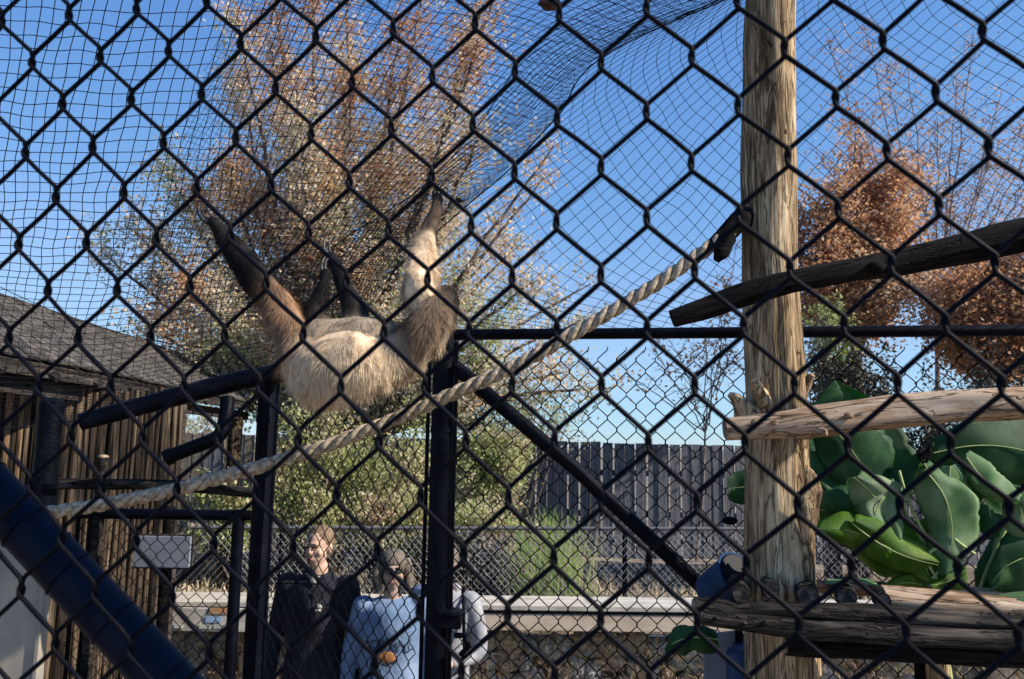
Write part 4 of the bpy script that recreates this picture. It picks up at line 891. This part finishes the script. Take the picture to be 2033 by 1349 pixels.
o = mkobj('dry_grass', quads_mesh('dry_grass', np.array(V), np.array(tn)), M_DRY); tag(o, 'dry tan grass covering the planted bank behind the ledge', 'grass', kind='stuff')
# ------------------------------------------------------------------ sloth
def setcol(me, fn):
    a = me.attributes.new('col', 'FLOAT_COLOR', 'POINT'); n = len(me.vertices); co = np.empty(n*3); me.vertices.foreach_get('co', co); co = co.reshape(-1, 3)
    c = np.ones((n, 4)); c[:, :3] = fn(co); a.data.foreach_set('color', c.astype(np.float32).ravel()); return co, c
M_CLAW = noise_mat('dark_claw', [(0.3, (.02, .018, .018)), (0.7, (.10, .09, .085))], (30, 30, 30), 3, .4, .1, .001)
GY = 2.58
TAN = np.array([.82, .62, .41]); DARK = np.array([.010, .008, .008]); GREYT = np.array([.56, .44, .31]); RUST = np.array([.36, .21, .12])
chains = [  # (points (px,py,Y), radius px, colour)
 ([(606,716,GY+.02),(645,728,GY),(695,724,GY-.01),(750,715,GY),(805,690,GY+.01),(848,655,GY+.03)], [50,70,67,54,43,40], TAN),
 ([(628,668,GY+.02),(690,668,GY+.03),(760,668,GY+.03)], [34,40,36], GREYT),
 ([(620,748,GY),(655,768,GY),(695,756,GY)], [24,17,22], TAN),
 ([(845,665,GY+.04),(872,620,GY+.06),(884,592,GY+.08)], [42,36,28], np.array([.03,.022,.020])),
 ([(800,700,GY),(842,648,GY-.03),(870,610,GY-.02)], [40,38,26], np.array([.22,.15,.10])),
 ([(852,610,GY),(838,590,GY+.02),(832,560,GY+.05),(838,510,GY+.16),(846,478,GY+.22)], [26,34,32,27,20], TAN),
 ([(844,485,GY+.21),(853,455,GY+.28),(864,420,GY+.36),(870,392,GY+.41)], [21,17,12,9], np.array([.085,.055,.04])),
 ([(598,700,GY),(580,655,GY+.02),(556,610,GY+.03),(535,585,GY+.04)], [42,34,30,30], RUST),
 ([(545,595,GY+.04),(520,566,GY+.04),(490,530,GY+.05),(462,490,GY+.05),(440,462,GY+.05),(425,445,GY+.05)], [26,31,28,23,16,11], DARK),
 ([(645,655,GY+.04),(625,622,GY+.06),(632,595,GY+.07),(643,560,GY+.08),(646,540,GY+.09)], [24,22,17,11,8], DARK),
 ([(705,650,GY+.05),(700,610,GY+.08),(686,575,GY+.12),(670,535,GY+.18),(658,508,GY+.24)], [28,23,17,12,10], DARK),
]
gm = MB(); samples = []
for pl, rr, colr in chains:
    sp = smooth_path([q+(r_,) for q, r_ in zip(pl, rr)], 6)
    pts = [P(a[0], a[1], a[2]) for a in sp]; rad = [a[3]*a[2]/F for a in sp]
    gm.tube(pts, rad, 16, wob=.14, wobf=7)
    for p, r_ in zip((pts[0], pts[-1]), (rad[0], rad[-1])): gm.ell(p, (r_*.98,)*3)
    for i, p in enumerate(pts): samples.append((p, colr, rad[i]))
claws = []
for bx_, by_, bY_, tips_ in ((424,442,GY+.05, [((424,440),(410,432),(400,418),(399,405)), ((429,438),(418,427),(410,413),(411,402)), ((420,446),(404,440),(394,426),(392,412))]),
                             (868,394,GY+.41, [((864,398),(860,386),(863,376),(870,371)), ((869,395),(867,384),(871,374),(878,370)), ((874,396),(875,385),(880,376),(887,373))]),
                             (646,545,GY+.09, [((643,546),(638,532),(640,518),(647,510)), ((648,544),(645,530),(648,517),(655,511))]),
                             (659,512,GY+.24, [((655,514),(645,500),(643,484),(649,473)), ((662,511),(654,497),(653,481),(660,471))])):
    c_ = P(bx_, by_, bY_); gm.ell(c_, (.020, .016, .022)); samples.append((c_, DARK, .02))
    for q_, tp_ in enumerate(tips_):
        sp = smooth_path([tuple(P(x_, y_, bY_+.008*q_+(.012 if j_ == 3 else 0))) for j_, (x_, y_) in enumerate(tp_)], 6); n_ = len(sp)
        claws.append(MB().tube([Vector(v_) for v_ in sp], [.0065*(1-.62*i_/n_) for i_ in range(n_)], 8))
# head tucked by the right shoulder, facing away from the viewer
hc = P(882, 606, GY+.07); gm.ell(hc, (.050, .055, .052)); samples.append((hc, np.array([.045,.03,.024]), .055))
gm.ell(hc+Vector((.012, .050, -.004)), (.026, .024, .022)); samples.append((hc+Vector((.012, .06, 0)), np.array([.20,.15,.11]), .03))
for s_ in (-1, 1): gm.ell(hc+Vector((s_*.046, .012, .012)), (.008, .006, .009))
gme = remeshed(gm, 'body', .0046, 5)
SP = np.array([tuple(s_[0]) for s_ in samples]); SC = np.array([s_[1] for s_ in samples]); SR = np.array([s_[2] for s_ in samples])
def gcol(co):
    out = np.zeros((len(co), 3))
    for i in range(0, len(co), 4000):
        d = np.linalg.norm(co[i:i+4000, None]-SP[None], axis=2)-SR[None]*.9; wt = np.exp(-(d-d.min(1)[:, None])/.010); wt /= wt.sum(1)[:, None]; out[i:i+4000] = wt@SC
    n_ = np.array([mnoise.noise(Vector((c[0]*14, c[1]*14, c[2]*5))) for c in co]); return out*(1+.30*n_[:, None])
gb = empty('sloth', P(700, 800, GY), 'tan furred sloth with dark limbs hanging back down from the net by its claws', 'sloth')
for c_ in claws: c_.obj('claw', M_CLAW, gb, True)
for s_ in (-1, 1): MB().ell(hc+Vector((.012+s_*.020, .060, .012)), (.005, .004, .005)).obj('eye', M_VINYL2, gb, True)
MB().ell(hc+Vector((.012, .074, -.004)), (.009, .006, .006)).obj('nose', M_VINYL2, gb, True)
co, cc = setcol(gme, gcol); body = mkobj('body', gme, M_FUR); keep(body, gb)
# fur strands following the hang of the coat
tri = np.array([tuple(p.vertices)[:3] for p in gme.polygons]); ar = np.array([p.area for p in gme.polygons]); nr = np.array([tuple(p.normal) for p in gme.polygons])
nf = 80000; pick = rng.choice(len(tri), nf, p=ar/ar.sum()); w3 = rng.dirichlet((1, 1, 1), nf)
Pp = (co[tri[pick]]*w3[:, :, None]).sum(1); Nn = nr[pick]; colf = cc[tri[pick][:, 0], :3]; lum = colf.mean(1)
flow = np.stack([.10*np.sin(Pp[:, 0]*40+Pp[:, 2]*21), np.zeros(nf), -np.ones(nf)], 1) + rng.normal(0, .16, (nf, 3)); flow -= Nn*(flow*Nn).sum(1)[:, None]*.9
clump = np.array([mnoise.noise(Vector((p[0]*26, p[1]*26, p[2]*9))) for p in Pp]); flow[:, 0] += clump*1.1
dd = flow/np.linalg.norm(flow, axis=1)[:, None]*.88 + Nn*(.18+.18*rng.random((nf, 1))); Lf = (.020+.034*rng.random(nf)**1.5)*np.where(lum > .12, 1.0, .55)
# hands and feet stay nearly bare
Lf *= np.where((Pp[:, 2] > P(420, 450, GY).z-.01) & (Pp[:, 0] < P(460, 450, GY).x), .2, 1)
side = np.cross(dd, Nn); side /= np.linalg.norm(side, axis=1)[:, None]+1e-9; wd = .0011
Vf = np.stack([Pp-side*wd-Nn*.001, Pp+side*wd-Nn*.001, Pp+dd*Lf[:, None]+np.array([0, 0, -.12])*Lf[:, None]], 1)
fm = quads_mesh('fur', Vf, None, 3); ca_ = fm.attributes.new('col', 'FLOAT_COLOR', 'FACE')
c4 = np.ones((nf, 4)); c4[:, :3] = colf*(1+rng.normal(0, .09, (nf, 1))+.22*clump[:, None]); c4 = np.clip(c4, 0, 1)
ca_.data.foreach_set('color', c4.astype(np.float32).ravel()); fo = mkobj('fur', fm, M_FUR); keep(fo, gb); tag(fo, kind='stuff')

# ------------------------------------------------------------------ people
def person(px, Y, height, label, top_mat, leg_mat, hair, hair_mat, skin=M_SKIN, yaw=0.0, female=False, sleeve=True, tilt=0.0, arms='down', grp=None, scale_w=1.0, collar=None):
    k = height/1.77; fx = P(px, 1100, Y); e = empty('person', (fx.x, Y, 0), label, 'person', grp); rz = Matrix.Rotation(yaw, 3, 'Z')
    S = lambda x, y, z: Vector((x*k*scale_w, y*k, z*k))
    sw_ = .185 if not female else .165; hw = .095
    def arm(side):
        if arms == 'down' or (arms == 'hold' and side < 0): return [S(side*sw_, 0, 1.42), S(side*(sw_+.055), .01, 1.13), S(side*(sw_+.06), -.05, .88)]
        return [S(side*sw_, 0, 1.42), S(side*(sw_+.06), -.03, 1.14), S(side*.10, -.24, 1.10)]
    bm = MB(); tb = MB(); lb_ = MB()
    def tt(m, pts, rr, seg=14, flat=1.0):
        sp = smooth_path([tuple(p)+(r_*k,) for p, r_ in zip(pts, rr)], 4); m.tube([Vector(a[:3]) for a in sp], [a[3] for a in sp], seg, flat=flat)
        m.ell(pts[0], (rr[0]*k*.98,)*3); m.ell(pts[-1], (rr[-1]*k*.98,)*3)
    def torso(m, g):
        tp_ = smooth_path([(0,0,.84-g,.145,0),(0,0,.93,.158,0),(0,0,1.08,.152,0),(0,0,1.2,.160,0),(0,0,1.32,.172,0),(0,0,1.42,.150,0),(0,0,1.47,.075,0)], 5)
        m.tube([S(0, 0, a[2]) for a in tp_], [(a[3]+g)*k*scale_w for a in tp_], 28, flat=.72, wob=.10 if g else 0, wobf=5)
        m.ell(S(0, .01, 1.44), ((.135+g)*k, (.075+g)*k, .055*k))
        for s_ in (-1, 1): m.ell(S(s_*sw_*.93, 0, 1.42), ((.062+g)*k, (.06+g)*k, (.062+g)*k))
    torso(bm, 0); torso(tb, .014)
    for s_ in (-1, 1):
        a3 = arm(s_); tt(bm, a3, [.045, .036, .025]); 
        if sleeve: tt(tb, [a3[0], a3[1], a3[1].lerp(a3[2], .9)], [.062, .052, .040])
        else: tt(tb, [a3[0], a3[0].lerp(a3[1], .6)], [.062, .055])
        d = (a3[2]-a3[1]).normalized(); hc_ = a3[2]+d*.05*k; sd = Vector((0, 1, 0)) if abs(d.z) > .6 else Vector((0, 0, 1))
        tt(bm, [a3[2], hc_], [.025, .03]); 
        for f_ in range(4):
            L = (.07, .08, .078, .062)[f_]*k; o_ = sd*(f_-1.5)*.019*k; b_ = hc_+o_+d*.018*k; m1 = b_+d*L*.55; m2 = m1+(d+Vector((-s_*.5, -.1, 0)))*L*.35
            bm.tube([b_-d*.02*k, b_, m1, m2], [.0088*k, .0088*k, .008*k, .0065*k], 8)
        th = hc_+Vector((0, -.03*k, 0)); bm.tube([hc_-d*.02*k, th+Vector((-s_*.01, -.005, 0)), th+d*.035*k+Vector((-s_*.012, -.01, 0))], [.012*k, .0105*k, .008*k], 8)
        lg_ = [S(s_*hw, 0, .93), S(s_*.10, -.01, .50), S(s_*.105, .02, .09)]; tt(bm, lg_, [.082, .052, .036]); tt(lb_, lg_, [.096, .070, .055])
        bm.ell(S(s_*.105, -.05, .05), (.042*k, .12*k, .045*k))
    lb_.ell(S(0, 0, .95), (.168*k*scale_w, .128*k, .10*k))
    tt(bm, [S(0, .01, 1.42), S(0, .0, 1.54)], [.060, .055])
    # head
    H_ = MB(); hcn = Vector((0, 0, 0))
    H_.ell((0, .012, .035), (.076, .094, .088)); H_.ell((0, -.018, -.03), (.060, .068, .075)); H_.ell((0, -.045, -.082), (.030, .026, .022))
    H_.ell((0, -.088, -.012), (.0125, .018, .020)); H_.ell((0, -.084, .006), (.009, .011, .026)); H_.ell((0, -.076, .032), (.052, .016, .010))
    H_.ell((0, -.083, -.052), (.022, .008, .0055)); H_.ell((0, -.081, -.062), (.020, .008, .006))
    for s_ in (-1, 1): H_.ell((s_*.078, .01, -.005), (.009, .018, .030)); H_.ell((s_*.045, -.055, -.02), (.020, .020, .022))
    hr = rz @ Matrix.Rotation(tilt, 3, 'X'); hp = S(0, -.012, 1.645)
    for v in H_.v: pass
    b_ = len(bm.v); bm.v += [hp + hr @ (Vector(v)*k) for v in H_.v]; bm.f += [tuple(i+b_ for i in f_) for f_ in H_.f]
    def place(me, nm, mat): o = mkobj(nm, me, mat); o.parent = e; o.rotation_euler = (0, 0, yaw*.4); return o
    place(remeshed(bm, 'body', .0085*k, 3), 'body', skin); place(remeshed(tb, 'top', .011*k, 4), 'top', top_mat); place(remeshed(lb_, 'trousers', .012*k, 4), 'trousers', leg_mat)
    def hpart(fn, nm, mat, sm=True):
        m = MB(); fn(m); m.v = [hp + hr @ (Vector(v)*k) for v in m.v]; o = mkobj(nm, m.mesh(nm, sm), mat); o.parent = e; o.rotation_euler = (0, 0, yaw*.4); return o
    for s_ in (-1, 1):
        hpart(lambda m: m.ell((s_*.029, -.082, .014), (.0125, .007, .0065)), 'eye', M_EYE); hpart(lambda m: m.ell((s_*.030, -.091, .034), (.018, .004, .004)), 'eyebrow', hair_mat)
    hpart(lambda m: m.ell((0, -.0905, -.057), (.021, .003, .0035)), 'mouth', M_LIP)
    if hair == 'short':
        def fn(m):
            m.ell((0, .022, .046), (.081, .094, .086), nu=24, nv=16)
            m.v = [Vector((v[0], max(v[1], -.066+.75*max(0, .085-v[2])), v[2])) if v[2] < .10 else v for v in m.v]
            m.v = [v*(1+.05*mnoise.noise(Vector(v)*70)) for v in map(Vector, m.v)]
        hpart(fn, 'hair', hair_mat)
    if hair == 'bob':
        def fn(m):
            m.ell((0, .015, .045), (.094, .102, .094), nu=24, nv=16)
            for s_ in (-1, 1): m.tube([(s_*.075, .005, .07), (s_*.098, -.02, .0), (s_*.10, -.025, -.07), (s_*.085, -.03, -.115)], [.036, .036, .034, .018], 10)
            m.ell((0, .065, -.02), (.085, .055, .10))
            m.v = [Vector(v)*(1+.06*mnoise.noise(Vector(v)*45)) for v in m.v]; m.v = [Vector((v.x, max(v.y, -.092+1.1*max(0, .055-v.z)) if abs(v.x) < .055 else v.y, v.z)) for v in m.v]
        hpart(fn, 'hair', hair_mat)
        for s_ in (-1, 1):
            hpart(lambda m: m.tube([(s_*.03+.021*math.cos(a), -.099, .012+.016*math.sin(a)) for a in [2*math.pi*j/14 for j in range(15)]], .0024, 6), 'glasses_rim', M_VINYL2)
            hpart(lambda m: m.ell((s_*.03, -.099, .012), (.019, .0012, .014)), 'glasses_lens', M_LENS)
    if hair == 'cap':
        def fn(m):
            m.ell((0, .012, .052), (.088, .104, .078), nu=24, nv=14); m.v = [Vector((v[0], v[1], max(v[2], .045))) for v in m.v]
        hpart(fn, 'cap', hair_mat); hpart(lambda m: m.ell((0, -.115, .046), (.062, .065, .007)), 'cap_peak', hair_mat)
    return e, hp, k
M_EYE = flatmat('eye_dark', (.02, .015, .012), .2, .6); M_LIP = flatmat('lip', (.34, .13, .11)); M_LENS = flatmat('glass_dark', (.06, .06, .07), .1, .7)
M_NAVY = noise_mat('dark_navy_fleece', [(0.3, (.008, .009, .014)), (0.7, (.022, .023, .032))], (10, 10, 10), 5, 0.9, 0.5, 0.02)
M_DENIM = noise_mat('dark_trousers', [(0.3, (.015, .017, .025)), (0.7, (.035, .038, .05))], (12, 12, 12), 5, 0.9, 0.3, 0.01)
M_SKYTEE = noise_mat('pale_blue_shirt', [(0.3, (.11, .17, .28)), (0.7, (.19, .26, .38))], (6, 6, 6), 5, 0.9, 0.6, 0.03)
M_GREYH = noise_mat('grey_marl_hoodie', [(0.3, (.22, .22, .24)), (0.7, (.36, .36, .38))], (8, 8, 8), 6, 0.95, 0.6, 0.03)
M_GREYT = noise_mat('grey_trousers', [(0.3, (.10, .10, .11)), (0.7, (.17, .17, .18))], (8, 8, 8), 6, 0.95, 0.4, 0.02)
M_HAIRB = noise_mat('fair_short_hair', [(0.3, (.10, .06, .035)), (0.7, (.26, .18, .11))], (140, 140, 40), 5, .8, .6, .004); M_HAIRG = noise_mat('ash_brown_hair', [(0.3, (.07, .055, .045)), (0.7, (.21, .175, .14))], (130, 130, 16), 5, .7, .7, .005); M_CAPB = flatmat('slate_blue_cap', (.09, .13, .22))
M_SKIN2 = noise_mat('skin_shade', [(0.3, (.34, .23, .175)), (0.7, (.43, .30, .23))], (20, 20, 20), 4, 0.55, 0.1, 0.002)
e, hp, k = person(634, 4.85, 1.71, 'short haired man in a dark jacket with a white chest logo', M_NAVY, M_DENIM, 'short', M_HAIRB, yaw=-.28, tilt=.05, scale_w=1.06)
def dec(m, nm, mat, par): o = m.obj(nm, mat, None, True); o.parent = par; return o
yf = -.150
dec(MB().ell((.045, yf, 1.285), (.020, .004, .012), Matrix.Rotation(.5, 3, 'Y')), 'chest_logo', M_WHITECAP, e); dec(MB().box((.040, yf-.001, 1.262), (.034, .006, .012)), 'chest_logo', M_WHITECAP, e)
dec(MB().tube([(.03, yf-.004, 1.29), (.058, yf-.004, 1.302)], .002, 5), 'logo_line', M_NAVY, e)
m = MB(); m.v = [Vector((-.035, -.098, 1.44)), Vector((.03, -.102, 1.44)), Vector((.005, -.128, 1.385)), Vector((-.035, -.085, 1.44)), Vector((.03, -.088, 1.44)), Vector((.005, -.11, 1.385))]; m.f = [(0, 2, 1), (3, 4, 5), (0, 1, 4, 3), (1, 2, 5, 4), (2, 0, 3, 5)]; dec(m, 'undershirt', M_WHITECAP, e)
dec(MB().tube([(.072*math.cos(a), .0+.066*math.sin(a), 1.445+.02*math.sin(a)) for a in [2*math.pi*j/20 for j in range(21)]], .017, 8), 'collar', M_NAVY, e)
dec(MB().tube([(.0, -.145, .95), (.002, -.143, 1.2), (.004, -.135, 1.36)], .003, 6), 'zip', M_STEEL, e)
e2, hp2, k2 = person(782, 4.75, 1.59, 'person with ash brown bob hair and glasses in a pale blue printed shirt', M_SKYTEE, M_GREYT, 'bob', M_HAIRG, skin=M_SKIN2, yaw=.12, female=True, scale_w=1.16)
fmat = flatmat('shirt_print_ink', (.02, .03, .06))
for i, ch in enumerate('CORRAL'):
    cu = bpy.data.curves.new('letter', 'FONT'); cu.body = ch; cu.size = .068; cu.extrude = .002; cu.align_x = 'CENTER'
    ot = bpy.data.objects.new('letter', cu); COL.objects.link(ot); dg = bpy.context.evaluated_depsgraph_get(); me = bpy.data.meshes.new_from_object(ot.evaluated_get(dg)); bpy.data.objects.remove(ot)
    a = (i-2.5)/2.5; xo = a*.125; o = mkobj('letter', me, fmat, e2); o.location = (xo, -.152+.045*a*a, 1.09-.022*a*a); o.rotation_euler = (math.pi/2, -a*-.25*-1, a*.55)
m = MB(); m.ell((0.0, -.152, 1.035), (.055, .010, .034), nu=12, nv=8); m.v = [v+Vector((0, 0, .012*mnoise.noise(v*30))) for v in m.v]; dec(m, 'orange_emblem', flatmat('orange_ink', (.32, .14, .05)), e2)
dec(MB().tube([(-.06, -.150, 1.02), (0, -.158, 1.0), (.06, -.148, 1.03)], .008, 6), 'emblem_band', fmat, e2)
e3, hp3, k3 = person(884, 4.9, 1.60, 'person in a light grey hooded top half hidden behind the thick post', M_GREYH, M_GREYT, 'short', M_HAIRG, skin=M_SKIN2, yaw=-.3, arms='hold')
dec(MB().box((.10, -.27, 1.0), (.075, .012, .15), Matrix.Rotation(.3, 3, 'Y')), 'phone', M_WHITECAP, e3) if False else None
for s_ in (-1, 1): dec(MB().tube([(s_*.11, .05, 1.36), (s_*.12, -.10, 1.30), (s_*.13, -.135, 1.1), (s_*.14, -.12, .95)], .010, 6), 'backpack_strap', M_VINYL2, e3)
dec(MB().tube([(.085*math.cos(a), .02+.08*math.sin(a), 1.33+.03*math.sin(a)) for a in [2*math.pi*j/20 for j in range(21)]], .026, 8), 'hood', M_GREYH, e3)
person(835, 5.7, 1.24, 'child in a slate blue cap showing over the printed shirt wearer\'s shoulder', M_GREYH, M_DENIM, 'cap', M_CAPB, skin=M_SKIN2, yaw=.2)
